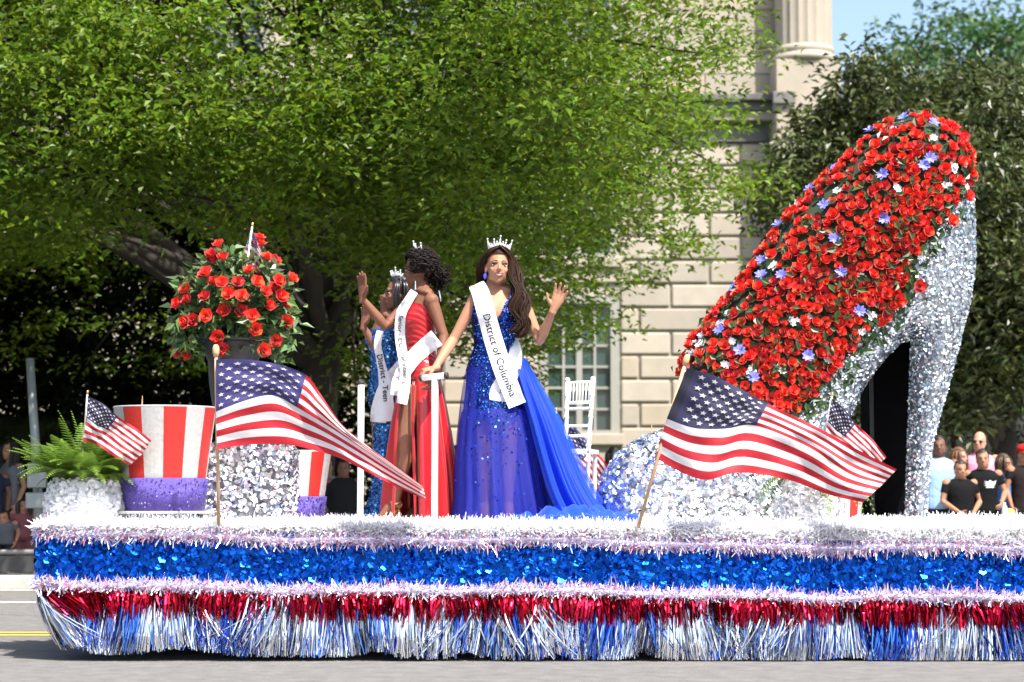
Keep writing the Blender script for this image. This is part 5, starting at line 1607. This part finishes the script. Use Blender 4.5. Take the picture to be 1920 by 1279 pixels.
def combo(*bv):
    class Cb:
        def ray_cast(self, o, d):
            hs = [b.ray_cast(o, d) for b in bv]; hs = [h for h in hs if h[0] is not None]
            return min(hs, key=lambda h: h[3]) if hs else (None, None, None, None)
    return Cb()
cb = combo(bodyv, dbv)
skr = skirt_rings([(768, 868, 986, .160, .01), (800, 862, 1000, .19, .045), (870, 858, 1012, .24, .09), (930, 858, 1022, .28, .12), (992, 850, 1035, .31, .15)], Yb, 110, 9, seed=3)
MB().loft(skr, cap=False).obj('sheer_skirt', SHEER, wb, smooth=True)
sV = np.array([v for r in skr for v in r]); sF = np.array([(i * 110 + j, i * 110 + (j + 1) % 110, (i + 1) * 110 + (j + 1) % 110, (i + 1) * 110 + j) for i in range(len(skr) - 1) for j in range(110)])
P, N = scatter(sV, sF, 2600); zq = W(960, 768, Yb).z; P = P[(zq - P[:, 2]) < rng.exponential(.22, len(P))]
N = unit(np.stack([P[:, 0] - base.x, P[:, 1] - Yb, np.zeros(len(P))], 1))
fv, ff = flakes(P, N, .012, tilt=.3, sides=5, lift=.003)
obj('sequins', np_mesh('sequins', fv, ff), SEQ, bod, kind='stuff')
lin = skirt_rings([(700, 876, 984, .125, .0), (800, 866, 996, .15, .04), (880, 862, 1004, .20, .10), (940, 860, 1014, .24, .14), (994, 858, 1026, .28, .18)], Yb + .02, 90, 10, seed=21, gap=(-.35, PI + .35))
MB().loft(lin, cap=False, closed=False).obj('skirt_lining', SHEER2, wb, smooth=True)
sidep = skirt_rings([(690, 874, 984, .13, .0), (745, 864, 990, .15, .03), (810, 858, 996, .19, .08), (880, 855, 1004, .24, .12), (940, 856, 1014, .28, .16), (994, 852, 1026, .31, .20)], Yb, 60, 10, seed=31, gap=(PI - 1.0, PI + 1.05))
MB().loft(sidep, cap=False, closed=False).obj('sheer_skirt', SHEER, wb, smooth=True)
skr2 = skirt_rings([(772, 866, 992, .155, .03), (810, 862, 996, .18, .06), (880, 857, 1004, .23, .10), (940, 858, 1014, .27, .14), (994, 856, 1026, .30, .18)], Yb + .02, 110, 12, seed=8)
MB().loft(skr2, cap=False).obj('sheer_skirt', SHEER, wb, smooth=True)
# tulle train: falls from the hip and sweeps away over the deck
for q, (dx, sd, m_, g) in enumerate([(0, 1, SHEER2, (-1.35, 2.6)), (6, 4, TULLE, (-1.5, 2.4)), (-8, 7, TULLE, (-1.2, 2.8)), (14, 12, TULLE, (-1.1, 2.0))]):
    tr = skirt_rings([(672, 930, 985, .12, .0, .0), (720, 928, 1008 + dx * .3, .16, .06, .0), (790, 930, 1040 + dx * .6, .22, .13, .0), (860, 936, 1066 + dx * .8, .30, .18, .02), (920, 944, 1090 + dx, .38, .22, .02),
                      (962, 950, 1118 + dx, .46, .22, .02), (984, 955, 1146 + dx * .8, .50, .18, .0), (992, 960, 1160 + dx * .6, .55, .14, -.02)], Yb + .04 + .03 * q, 150, (13, 13, 27, 21)[q], seed=sd, gap=g)
    MB().loft(tr, cap=False, closed=False).obj('tulle_train', m_, wb, smooth=True)
# crumpled end of the train lying on the mat
nx, ny = 90, 26; V = []
for j in range(ny + 1):
    for i in range(nx + 1):
        u, v = i / nx, j / ny
        px = 955 + (1172 - 955) * u + 10 * math.sin(v * 5) + 6 * math.sin(u * 13 + v * 3); yy = Yb - .60 + .80 * v + .16 * math.sin(u * 3.1 + 2.2) + .05 * math.sin(u * 17)
        hgt_ = -.02 + .075 * math.sin(PI * u) ** .7 * math.sin(PI * min(1, v * 1.1)) ** .6 + .030 * math.sin(u * 9 + v * 13) * math.sin(v * 7 - u * 4 + 1) + .016 * math.sin(u * 21 - v * 17 + 2) + .008 * math.sin(u * 55 + v * 31)
        x = (px - 960) / FPX * (Yb - .2)
        V.append((x, yy, DK + .055 + max(.012, hgt_)))
F = [(j * (nx + 1) + i, j * (nx + 1) + i + 1, (j + 1) * (nx + 1) + i + 1, (j + 1) * (nx + 1) + i) for j in range(ny) for i in range(nx)]
MB().add(V, F).obj('tulle_train', TULLE, wb, smooth=True)
MB().add([(x * 1 + .03, y + .05, z * 1.0 - .012 + .02 * math.sin(x * 31 + y * 17)) for x, y, z in V], F).obj('tulle_train', TULLE, wb, smooth=True)
MB().add([(x * 1 + .02, y - .02, z + .018) for x, y, z in V], F).obj('tulle_train', TULLE, wb, smooth=True)
# sash
ribbon(wb, 'sash', [(964, 634, 12), (967, 656, 22), (961, 686, 33), (949, 712, 36), (937, 735, 36), (934, 752, 32)], cb, Yb, .010, ylist=[.03, .0, 0, 0.005, 0, 0])
ribbon(wb, 'sash', [(893, 533, 30), (902, 552, 33), (912, 590, 34), (926, 640, 35), (942, 690, 35), (956, 725, 35), (970, 760, 34)], cb, Yb, .024, txt='District of Columbia', ts=58, th=19.6, ylist=[.03, -.005, 0, 0, 0, -.02, -.04])
SHOE_M = mat('silver_sandal', (.6, .6, .62), .3, .8)
for s, y0 in ((-1, 0), (1, -.05)):
    MB().tube([fr(s * .07, y0 + .065, .045), fr(s * .07, y0 + .07, -.09)], [.014, .006], 8).tube([fr(s * .07, y0 + .06, .035), fr(s * .07, y0 - .06, -.05), fr(s * .07, y0 - .17, -.088)], [.022, .028, .022], 8).obj('shoe', SHOE_M, wb, smooth=True)

# ------------------------------------------------------------ woman in red, side on, waving away from us
Yr = 13.25
base = Vector((W(785, 980, Yr).x, Yr, DK - .02))
wr = thing('person', base, 'woman in strapless red satin gown, bare leg through its slit, face turned away', 'person')
SK2, LIP2 = skin('deep_brown_skin', (.170, .072, .042), (.22, .04, .035))
yaw = -1.12
fr = Frame(base, yaw, 1.05, .10)
mb = MB()
mb.loft([[fr(*torso_pt(FEM, z, 2 * PI * i / 24, 0, .042)) for i in range(24)] for z in (.78, .82, .86, .9, .95, 1.0, 1.04, 1.08, 1.13, 1.18, 1.22, 1.25, 1.28, 1.31, 1.35, 1.39, 1.42, 1.445, 1.47, 1.5, 1.54, 1.58)])
sL, sR = W(809, 564, Yr - .15), W(762, 575, Yr + .10)
arm(mb, sL, W(832, 630, Yr - .17), W(822, 700, Yr - .25))
hand(mb, W(822, 700, Yr - .25), Vector((-.35, -.15, -.9)), Vector((-.9, .2, .3)), Vector((-.3, -.9, 0)), 1.0, .45, .03)
elR = W(722, 612, Yr + .0); wrR = W(679, 560, Yr - .05)
arm(mb, sR, elR, wrR)
hand(mb, wrR, W(681, 502, Yr - .06) - wrR, Vector((-.75, -.66, .05)), Vector((.66, -.75, .1)), 1.04, .10, .05)
for s in (-1, 1): mb.ell(fr(s * .08, .0, 1.425), fr.d(.09, 0, -.018), fr.d(0, .05, 0), fr.d(0, 0, .03), 12, 8)
# the bare leg stepping through the slit and the standing leg
leg(mb, W(768, 725, Yr - .10), W(759, 833, Yr - .16), W(742, 938, Yr - .12), W(713, 970, Yr - .14), r=(.082, .072, .056, .052, .054, .031))
leg(mb, fr(-.08, .02, .86), fr(-.08, .0, .47), fr(-.08, .06, .09), fr(-.08, -.10, -.075))
hC = W(786, 505, Yr - .0); hx, hf, hu = up_axes(-2.0, .05, .0)
head(mb, hC, hx, hf, hu, 1.06)
me = remesh(mb, .0046, 4); bodyv = bvh_of(me)
obj('body', me, SK2, wr)
face_parts(wr, bodyv, hC, hx, hf, hu, 1.06, LIP2, False)
HAIR2 = mat('black_curly_hair', (.010, .006, .005), .65, isl=.6, spec=.18)
hm = MB(); hair_cap(hm, hC, hx, hf, hu, 1.06, .016, .40, -.55, .80, .03)
for q in range(700):
    v = Vector((random.gauss(0, 1), random.gauss(0, 1), random.gauss(0, 1))).normalized()
    if v.dot(hf) > .25 and v.dot(hu) < .5 or v.dot(hu) < -.35: continue
    c_ = hC + hx * v.dot(hx) * .108 + hf * (v.dot(hf) * .128 - .016) + hu * (v.dot(hu) * .136 + .02)
    g_ = (-hf * .8 - hu * .35); g_ = (g_ - v * g_.dot(v)).normalized(); sd = v.cross(g_); r_ = random.uniform(.004, .009); p0 = random.uniform(0, 6)
    hm.tube([c_ + g_ * (.045 * i / 7 - .02) + sd * math.sin(i * 1.5 + p0) * r_ + v * (math.cos(i * 1.5 + p0) * r_ - .012 * (i / 7 - .5) ** 2 * 4) for i in range(8)], [.0048] * 7 + [.003], 4)
# curls pulled to the nape
gg = []
nape = W(822, 512, Yr + .0)
for a in np.linspace(-1.2, 1.5, 9):
    st = hC + hu * (.115 * math.cos(a) + .02) + (Vector((0, -1, 0)) * math.sin(a) * .10) + hf * .05
    md_ = hC + hu * (.10 * math.cos(a) + .01) + (Vector((0, -1, 0)) * math.sin(a) * .105) - hf * .05
    gg.append([st, md_, nape + Vector((-.03, -.03, .02)), nape])
locks(hm, gg, 120, .012, .006, .004, .006, 2.5, 12)
for k in range(260):
    c_ = nape + Vector((random.gauss(0, .034), random.gauss(0, .036), random.gauss(-.012, .034)))
    ax = random.uniform(0, 6.28); r_ = random.uniform(.008, .016); pts = []
    for i in range(8):
        t_ = i / 7; pts.append(c_ + Vector((math.cos(ax + t_ * 9) * r_ * .8, math.sin(ax + t_ * 9) * r_, -t_ * .035 + math.cos(t_ * 9) * r_ * .6)))
    hm.tube(pts, [.0038] * 7 + [.002], 4)
hm.obj('hair', HAIR2, wr, smooth=True)
th_ = up_axes(-1.45, -.08, .0)
tiara(wr, hC - hu * .002, *th_, 1.06, .062, .070)
p = W(779, 527, Yr - .085)
ST = mat('crystal_drop', (.8, .8, .82), .15, .9)
MB().tube([p, p + Vector((0, 0, -.05))], [.004, .006], 6).sph(p + Vector((0, 0, -.055)), .008, 8, 6).obj('earring', ST, wr)
p = W(823, 545, Yr - .02)
MB().tube([p, p + Vector((.01, -.01, -.05)), p + Vector((.012, -.01, -.075))], [.004, .006, .003], 6).obj('hair_pin', ST, wr)
SATIN = mat('red_satin', (.40, .004, .008), .28, spec=.6, sheen=.15)
def ztop2(th):
    a = abs(math.degrees(math.atan2(math.sin(th + PI / 2), math.cos(th + PI / 2))))
    return float(np.interp(a, [0, 20, 40, 65, 90, 120, 180], [1.30, 1.315, 1.345, 1.335, 1.30, 1.22, 1.14]))
rings = []; rows_ = 44
for j in range(rows_ + 1):
    ring = []
    for i in range(nth):
        th = 2 * PI * i / nth; z0 = .86; z = z0 + (ztop2(th) - z0) * j / rows_
        ruch = .0045 * math.sin(j * 1.9 + math.sin(th * 2 + 1) * 2.2) * (1 if z > .98 else .3)
        ring.append(fr(*torso_pt(FEM, z, th, .009 + ruch, .046)))
    rings.append(ring)
dm = MB().loft(rings, cap=False); gn = dm.obj('gown', SATIN, wr, smooth=True)
dbv = BVHTree.FromPolygons(dm.v, [f for f in dm.f])
# long skirt with a slit where the leg steps out: theta runs from just behind the leg round the back to its other side
sk = skirt_rings([(696, 757, 822, .150, .0, -.01), (735, 747, 832, .17, .06), (800, 742, 842, .20, .17), (870, 738, 851, .23, .24), (930, 736, 857, .25, .28), (990, 734, 862, .27, .30)], Yr, 150, 7, seed=5, gap=(-1.75, 2 * PI - 2.62))
MB().loft(sk, cap=False, closed=False).obj('skirt', SATIN, wr, smooth=True)
# the two turned edges of the slit
for xs_, y_ in (([757, 744, 741, 738, 736], -.20), ([776, 774, 776, 778, 780], -.235)):
    L = []
    for (py, px) in zip((715, 790, 860, 930, 988), xs_): L.append(W(px, py, Yr + y_))
    MB().tube([Vector(q) for q in crom([l[:] for l in L], 16)], [.010] * 16, 6).obj('hem', SATIN, wr, smooth=True)
cb = combo(bodyv, dbv, BVHTree.FromPolygons([v for r in sk for v in r], [(i * 150 + j, i * 150 + j + 1, (i + 1) * 150 + j + 1, (i + 1) * 150 + j) for i in range(len(sk) - 1) for j in range(149)]))
ribbon(wr, 'sash', [(819, 633, 34), (800, 648, 32), (778, 668, 30), (760, 692, 29), (749, 715, 27), (743, 742, 22)], cb, Yr, .012, ylist=[0, 0, 0, 0, -.01, -.02])
ribbon(wr, 'sash', [(777, 546, 15), (764, 566, 17), (752, 590, 19), (750, 630, 19), (756, 670, 19), (760, 700, 20), (757, 735, 21), (753, 757, 20)], cb, Yr, .026, txt='Senior - DC\'s Volunteer', ts=52, th=12.2, ylist=[0, 0, 0, 0, -.01, -.03, -.04, -.05])
GOLDS = mat('gold_sandal', (.62, .34, .14), .3, .8)
a = W(742, 945, Yr - .12)
MB().tube([W(747, 952, Yr - .12), W(750, 985, Yr - .12)], [.012, .006], 8).tube([W(746, 957, Yr - .12), W(728, 972, Yr - .13), W(708, 979, Yr - .14)], [.02, .026, .02], 8).obj('shoe', GOLDS, wr, smooth=True)
MB().tube([a + Vector((math.cos(q) * .036, math.sin(q) * .036, .012 * math.cos(q))) for q in [2 * PI * i / 16 for i in range(17)]], .005, 6).tube([W(726, 961, Yr - .17), W(720, 966, Yr - .13), W(722, 962, Yr - .08)], .007, 6).obj('ankle_strap', GOLDS, wr, smooth=True)

# ------------------------------------------------------------ woman in blue sequins behind
Yt = 13.72
base = Vector((W(722, 978, Yt).x, Yt, DK - .02))
wt = thing('person', base, 'girl in slim light blue sequined gown mostly hidden behind the red gown, waving', 'person')
SK3, LIP3 = skin('dark_brown_skin', (.20, .088, .055), (.2, .035, .03))
fr = Frame(base, -1.15, .97, .09)
mb = MB()
mb.loft([[fr(*torso_pt(FEM, z, 2 * PI * i / 24, 0, .036)) for i in range(24)] for z in (.78, .82, .86, .9, .95, 1.0, 1.04, 1.08, 1.13, 1.18, 1.22, 1.25, 1.28, 1.31, 1.35, 1.39, 1.42, 1.445, 1.47, 1.5, 1.54, 1.58)])
sR = W(718, 605, Yt + .04); sL = W(752, 600, Yt - .14)
arm(mb, sR, W(704, 652, Yt - .08), W(681, 612, Yt - .12), k=.93); 
hand(mb, W(681, 612, Yt - .12), W(690, 570, Yt - .13) - W(681, 612, Yt - .12), Vector((-.7, -.7, 0)), Vector((.7, -.7, .2)), .92, .2, .05)
arm(mb, sL, W(765, 665, Yt - .16), W(758, 720, Yt - .18), k=.93); hand(mb, W(758, 720, Yt - .18), (0, 0, -1), (-1, 0, 0), (0, -1, 0), .92, .3, .03)
for s in (-1, 1): leg(mb, fr(s * .08, 0, .86), fr(s * .07, -.02, .47), fr(s * .06, .03, .09), fr(s * .06, -.13, -.075))
for s in (-1, 1): mb.ell(fr(s * .08, .0, 1.425), fr.d(.09, 0, -.018), fr.d(0, .05, 0), fr.d(0, 0, .03), 12, 8)
hC = W(748, 550, Yt - .05); hx, hf, hu = up_axes(-1.35, .0, .0)
head(mb, hC, hx, hf, hu, 1.0)
me = remesh(mb, .0055, 4); bodyv = bvh_of(me)
obj('body', me, SK3, wt)
face_parts(wt, bodyv, hC, hx, hf, hu, 1.0, LIP3, False)
hm = MB(); hair_cap(hm, hC, hx, hf, hu, 1.0, .008, .45, -.7, .85, .01)
g3 = [[W(735, 520, Yt - .06), W(745, 530, Yt - .15), W(742, 560, Yt - .17), W(748, 600, Yt - .15), W(756, 640, Yt - .12)],
      [W(745, 518, Yt - .06), W(760, 530, Yt - .14), W(762, 560, Yt - .15), W(766, 600, Yt - .12), W(770, 650, Yt - .08)],
      [W(755, 520, Yt - .02), W(772, 540, Yt - .06), W(774, 580, Yt - .04), W(775, 640, Yt)]]
locks(hm, g3, 110, .012, .005, .003, .003, 1, 9)
HAIR3 = mat('black_sleek_hair', (.010, .008, .008), .3, isl=.4, spec=.7)
hm.obj('hair', HAIR3, wt, smooth=True)
tiara(wt, hC, *up_axes(-.6, -.05, .0), 1.0, .060, .066)
SKY_SEQ = mat('sky_sequin_cloth', (.03, .12, .36), .4, .4, var=.3, scale=40)
SKY_FL = mat('sky_sequins', (.05, .22, .6), .24, .95, ramp=[(0, (.03, .13, .42)), (.5, (.06, .24, .58)), (.85, (.2, .5, .8))])
rings = []
for j in range(27):
    rings.append([fr(*torso_pt(FEM, .80 + (1.33 - .80) * j / 26, 2 * PI * i / nth, .007, .04)) for i in range(nth)])
sk = skirt_rings([(992, 664, 748, .22, .12), (972, 676, 745, .19, .10), (945, 690, 742, .15, .05), (900, 698, 740, .13, .02), (850, 701, 742, .14, .01), (800, 702, 745, .15, .0)], Yt, nth, 9, seed=2)
dm = MB().loft(sk + rings[1:], cap=False); gn = dm.obj('gown', SKY_SEQ, wt, smooth=True)
V = np.array(dm.v); F = np.array([f for f in dm.f])
dbv = BVHTree.FromPolygons(dm.v, dm.f)
P, N = scatter(V, F, 7000); rad = P[:, :2] - np.array([base.x, Yt]); N = np.where((N[:, :2] * rad).sum(1, keepdims=True) < 0, -N, N)
fv, ff = flakes(P, N, .014, tilt=.3, sides=5, lift=.003)
obj('sequins', np_mesh('sequins', fv, ff), SKY_FL, gn, kind='stuff')
cb = combo(bodyv, dbv)
ribbon(wt, 'sash', [(762, 672, 20), (745, 695, 24), (728, 716, 26), (718, 740, 28), (712, 768, 32), (709, 792, 30)], cb, Yt, .012, ylist=[0, 0, 0, -.01, -.02, -.03], txt=None)
ribbon(wt, 'sash', [(713, 620, 13), (708, 645, 14), (712, 670, 15), (718, 698, 18), (722, 725, 24), (724, 755, 28), (727, 790, 26)], cb, Yt, .018, txt='District - Teen', ts=45, th=15, ylist=[0, 0, 0, 0, 0, -.02, -.03])

# ------------------------------------------------------------ people along the kerb
SKINS = {'light': skin('light_skin', (.42, .225, .155), (.40, .14, .11)), 'tan': skin('olive_skin', (.31, .155, .095), (.3, .09, .07)), 'dark': skin('brown_skin', (.15, .07, .045), (.15, .04, .035))}
HAIRS = {c: mat(c + '_hair', v, .55, isl=.3) for c, v in {'black': (.010, .008, .007), 'brown': (.05, .026, .012), 'auburn': (.12, .05, .02), 'grey': (.2, .19, .18)}.items()}
_cl = {}
def cloth(name, c):
    if name not in _cl: _cl[name] = mat(name, c, .9, var=.12, scale=8, spec=.12, bump=.8, bscale=11)
    return _cl[name]
DENIM = cloth('dark_trousers', (.02, .022, .03)); SNEAK = cloth('pale_sneakers', (.5, .5, .5))
def bystander(px, py, Y, yaw, label, sk, shirt, male=True, hair='black', trousers=None, sleeve=.55, cap=None, glasses=None, long_hair=False, bald=False, head_yaw=0.0, arms=None, shorts=False, group='spectators along the kerb'):
    zt4 = W(px, py, Y).z; base = Vector((W(px, py, Y).x, Y, .13)); H = zt4 - .13; k = H / 1.735
    t = thing('person', base, label, 'person', group)
    kx = k ** .42; fr = Frame(base, yaw, k, 0, kx); tab = MALE if male else FEM; bust = 0 if male else .036
    S_, LP = SKINS[sk]; hk = k ** .42                        # small people have bigger heads
    zs5 = (.78, .84, .9, .96, 1.02, 1.08, 1.15, 1.22, 1.28, 1.34, 1.39, 1.43, 1.46, 1.5, 1.57)
    mb = MB(); mb.loft([[fr(*torso_pt(tab, z, 2 * PI * i / 20, 0, bust)) for i in range(20)] for z in zs5])
    sw = .185 if male else .165
    A = arms or {}
    J = {}
    for s in (-1, 1):
        a = A.get(s, ((sw + .055, .03, 1.12), (sw + .04, -.06, .88)))
        E, Wr = fr(a[0][0] * s, *a[0][1:]), fr(a[1][0] * s, *a[1][1:])
        J[s] = (fr(sw * s, .01, 1.385), E, Wr); rr = (.052, .045, .037, .038, .031, .024) if male else (.045, .039, .033, .034, .028, .021)
        arm(mb, *J[s], r=rr, k=kx)
        hand(mb, Wr, (Wr - E), fr.d(-s, 0, 0), fr.d(0, -1, .1), kx, .35, .03)
        leg(mb, fr(.09 * s, 0, .86), fr(.1 * s, -.01, .47), fr(.1 * s, .02, .085), fr(.11 * s, -.15, .02), k=k)
    hC = fr(0, -.012, 1.735) - Vector((0, 0, .118 * hk))
    hx, hf, hu = up_axes(yaw + head_yaw, 0, random.uniform(-.05, .05))
    mb.tube([fr(0, .01, 1.40), hC - hu * .05], .052 * kx, 10)
    head(mb, hC, hx, hf, hu, hk, male)
    me = remesh(mb, .0105, 3); bv = bvh_of(me); obj('body', me, S_, t)
    face_parts(t, bv, hC, hx, hf, hu, hk, LP, False, sunglasses=glasses)
    if not bald:
        hm = MB(); hair_cap(hm, hC, hx, hf, hu, hk, .004 if male else .008, .45, -.35 if male else -.7, .8, .012, 24, 16)
        if long_hair:
            gs = []
            for a in np.linspace(-2.6, 2.6, 11):
                dr = -hf * math.cos(a) + hx * math.sin(a)
                if dr.dot(hf) > .72: continue
                gs.append([hC + hu * .11 * hk, hC + dr * .095 * hk + hu * .04 * hk, hC + dr * .10 * hk - hu * .08 * hk, hC + dr * .10 * hk - hu * .22 * hk])
            locks(hm, gs, 60, .012, .011, .006, .006, 1.5, 8)
        hm.obj('hair', HAIRS[hair], t, smooth=True)
    if cap:
        cm = MB(); rg = []
        for u, r in ((.035, 1.0), (.075, .98), (.105, .82), (.125, .50), (.132, .08)): rg.append([hC + (hx * .086 * math.cos(a) + hf * (.106 * math.sin(a) - .012)) * r * hk + hu * u * hk for a in [2 * PI * i / 20 for i in range(20)]])
        cm.loft(rg)
        br = [hC + (hx * .078 * math.cos(a) + hf * .085 * math.sin(a)) * hk + hu * .036 * hk for a in np.linspace(.2, PI - .2, 9)]; bo_ = [hC + (hx * .070 * math.cos(a) + hf * (.085 + .085 * math.sin(a))) * hk + hu * .018 * hk for a in np.linspace(.2, PI - .2, 9)]
        n_ = len(br); Vb = [p[:] for p in br + bo_] + [(p - hu * .006)[:] for p in br + bo_]
        cm.add(Vb, [(i, i + 1, n_ + i + 1, n_ + i) for i in range(n_ - 1)] + [(2 * n_ + i, 3 * n_ + i, 3 * n_ + i + 1, 2 * n_ + i + 1) for i in range(n_ - 1)] + [(n_ + i, n_ + i + 1, 3 * n_ + i + 1, 3 * n_ + i) for i in range(n_ - 1)])
        cm.obj('cap', cap, t, smooth=True)
    sm = MB(); sm.loft([[fr(*torso_pt(tab, max(z, .8), 2 * PI * i / 20, g, bust)[:2], z) for i in range(20)] for z, g in ((.80, .030), (.88, .026), (.96, .022), (1.04, .024), (1.12, .022), (1.2, .020), (1.28, .017), (1.34, .015), (1.39, .013), (1.425, .012), (1.455, .008))])
    for s in (-1, 1):
        a, e, w = J[s]; end = a.lerp(e, min(1, sleeve)) if sleeve <= 1 else e.lerp(w, sleeve - 1)
        sm.sph(a - Vector((0, 0, .012)), .054 * kx, 12, 8); pts = [a, a.lerp(e, .5), end] if sleeve <= 1 else [a, a.lerp(e, .6), e, end]
        sm.tube(pts, [.053 * kx, .053 * kx, .058 * kx] if sleeve <= 1 else [.054 * kx, .054 * kx, .048 * kx, .042 * kx], 12)
    sh = obj('shirt', remesh(sm, .012, 2), shirt, t)
    tm = MB(); tm.loft([[fr(*torso_pt(tab, max(z, .8), 2 * PI * i / 20, g)[:2], z) for i in range(20)] for z, g in ((.76, .016), (.84, .016), (.92, .014), (.97, .012))])
    for s in (-1, 1):
        tm.tube([fr(.088 * s, 0, .86), fr(.10 * s, -.008, .47)] + ([] if shorts else [fr(.102 * s, .01, .09)]), [.098 * kx, .080 * kx] + ([] if shorts else [.058 * kx]), 12)
        MB().ell(fr(.105 * s, -.05, .035), fr.d(.045 * k, 0, 0), fr.d(0, .13 * k, 0), (0, 0, .04 * k), 12, 8).obj('shoe', SNEAK, t, smooth=True)
    obj('trousers', remesh(tm, .013, 2), trousers or DENIM, t)
    return t, fr, sh, J
SUNG = mat('sunglass_lens', (.008, .008, .01), .1)
T = lambda n, c: cloth(n, c)
bystander(1760, 818, 22.3, .1, 'man in light blue polo shirt half hidden by the silver shoe heel', 'dark', T('light_blue_polo', (.30, .46, .72)), head_yaw=-.3)
bystander(1797, 840, 23.2, .9, 'brown haired woman in white top behind the boy in black', 'light', T('white_top', (.72, .70, .68)), False, 'auburn', long_hair=True)
bystander(1836, 810, 23.4, -.2, 'tall balding man in pink shirt and dark sunglasses', 'light', T('pink_shirt', (.72, .28, .46)), bald=True, glasses=SUNG, head_yaw=-.3)
bystander(1800, 864, 22.0, .15, 'boy in plain black tee and white shorts with short dark fringe', 'tan', T('black_tee', (.006, .006, .007)), trousers=T('white_shorts', (.66, .65, .64)), shorts=True, arms={-1: ((.25, -.02, 1.10), (.10, -.22, .93)), 1: ((.25, -.02, 1.10), (.08, -.22, .92))})
t, fr, sh, J = bystander(1842, 843, 22.1, -.15, 'teenager in black tee with a white winged print, holding a bottle', 'tan', T('black_tee', (.006, .006, .007)), arms={-1: ((.27, .03, 1.12), (.24, -.10, .90)), 1: ((.26, .0, 1.12), (.20, -.22, .98))})
# white print on the tee: a ragged winged emblem
PRINT = cloth('white_print', (.72, .72, .72))
c = fr(.075, 0, 1.25)
bvs = bvh_of(sh.data); off = ROOT[t]
V = []; Fm = []
wing = [(-.075, .05), (-.03, .035), (0, .06), (.03, .035), (.085, .055), (.06, .025), (.07, .005), (.04, .0), (.06, -.02), (.03, -.025), (.05, -.05), (.0, -.045), (-.06, -.05), (-.035, -.02), (-.08, -.02), (-.04, .0), (-.085, .015), (-.04, .02)]
for (x, z) in [(0, 0)] + wing:
    p = fr(.06 + x, 0, 1.24 + z); h = bvs.ray_cast(Vector((p.x, p.y - .6, p.z)) - off, Vector((0, 1, 0)))
    q = h[0] + off if h[0] is not None else Vector((p.x, p.y - .14, p.z)); V.append((q.x, q.y - .004, q.z))
n_ = len(wing); MB().add(V, [(0, 1 + i, 1 + (i + 1) % n_) for i in range(n_)]).obj('winged_print', PRINT, sh)
BOT = mat('clear_bottle', (.7, .72, .74), .1, alpha=.6)
p = J[1][2]
MB().lathe(p + Vector((.02, -.04, -.16)), [(.028, 0), (.032, .01), (.032, .11), (.014, .145), (.013, .165)], 14).obj('water_bottle', BOT, smooth=True, label='clear water bottle held by the teenager with the winged print', cat='bottle', base=p + Vector((.02, -.04, -.16)))
bystander(1881, 852, 22.7, .5, 'curly haired child in bright blue shirt beside the teenager', 'tan', T('bright_blue_shirt', (.04, .22, .62)), False, 'brown', long_hair=True, trousers=T('blue_shorts', (.03, .05, .25)), shorts=True, head_yaw=.4)
bystander(1919, 834, 22.3, .35, 'person in bright red cap and dark printed vest', 'tan', T('dark_vest', (.016, .011, .012)), cap=T('red_cap', (.45, .02, .02)), sleeve=.08, shorts=True, trousers=T('black_shorts', (.015, .015, .015)))
bystander(1955, 820, 22.4, .3, 'woman in maroon top just past the red cap', 'light', T('maroon_top', (.22, .02, .05)), False, 'brown', long_hair=True)
bystander(1893, 955, 21.9, .1, 'small child under a yellow cap at the kerb', 'tan', T('striped_brown', (.25, .17, .11)), cap=T('yellow_cap', (.75, .48, .10)))
bystander(644, 862, 22.6, .1, 'person in black clothes seen beneath the flag past the far top hat', 'dark', T('black_top', (.012, .012, .013)), sleeve=1.6)
bystander(612, 858, 22.9, .3, 'person in grey shirt partly behind the far top hat', 'tan', T('grey_shirt', (.16, .17, .19)))
bystander(855, 836, 22.7, .0, 'black haired person glimpsed between the red and blue gowns', 'dark', T('black_top', (.012, .012, .013)))
bystander(1152, 838, 23.0, 2.8, 'black haired person seen from behind beside the silver mound', 'dark', T('grey_top', (.1, .1, .11)), False, 'black', long_hair=True)
bystander(20, 828, 22.9, -.6, 'standing woman in grey top toned dark for deep tree shade', 'tan', T('shaded_grey_top', (.12, .125, .14)), False, 'black', long_hair=True)  # tree shade put into the cloth colour
bystander(-18, 850, 22.7, .2, 'spectator in navy shirt at the edge of view in tree shade', 'dark', T('navy_shirt', (.02, .025, .05)))
bystander(46, 935, 21.9, .2, 'child in pink shirt standing behind the dark barrier', 'tan', T('shaded_pink_shirt', (.20, .07, .085)), False, 'black', long_hair=True, trousers=T('pink_shorts', (.18, .07, .075)), shorts=True)  # clothes darkened to stand for the tree shade
bystander(8, 958, 21.8, -.1, 'small child in striped grey shirt behind the dark barrier', 'tan', T('shaded_stripe_grey', (.09, .095, .11)))  # shirt colour lowered for the shade of the tree
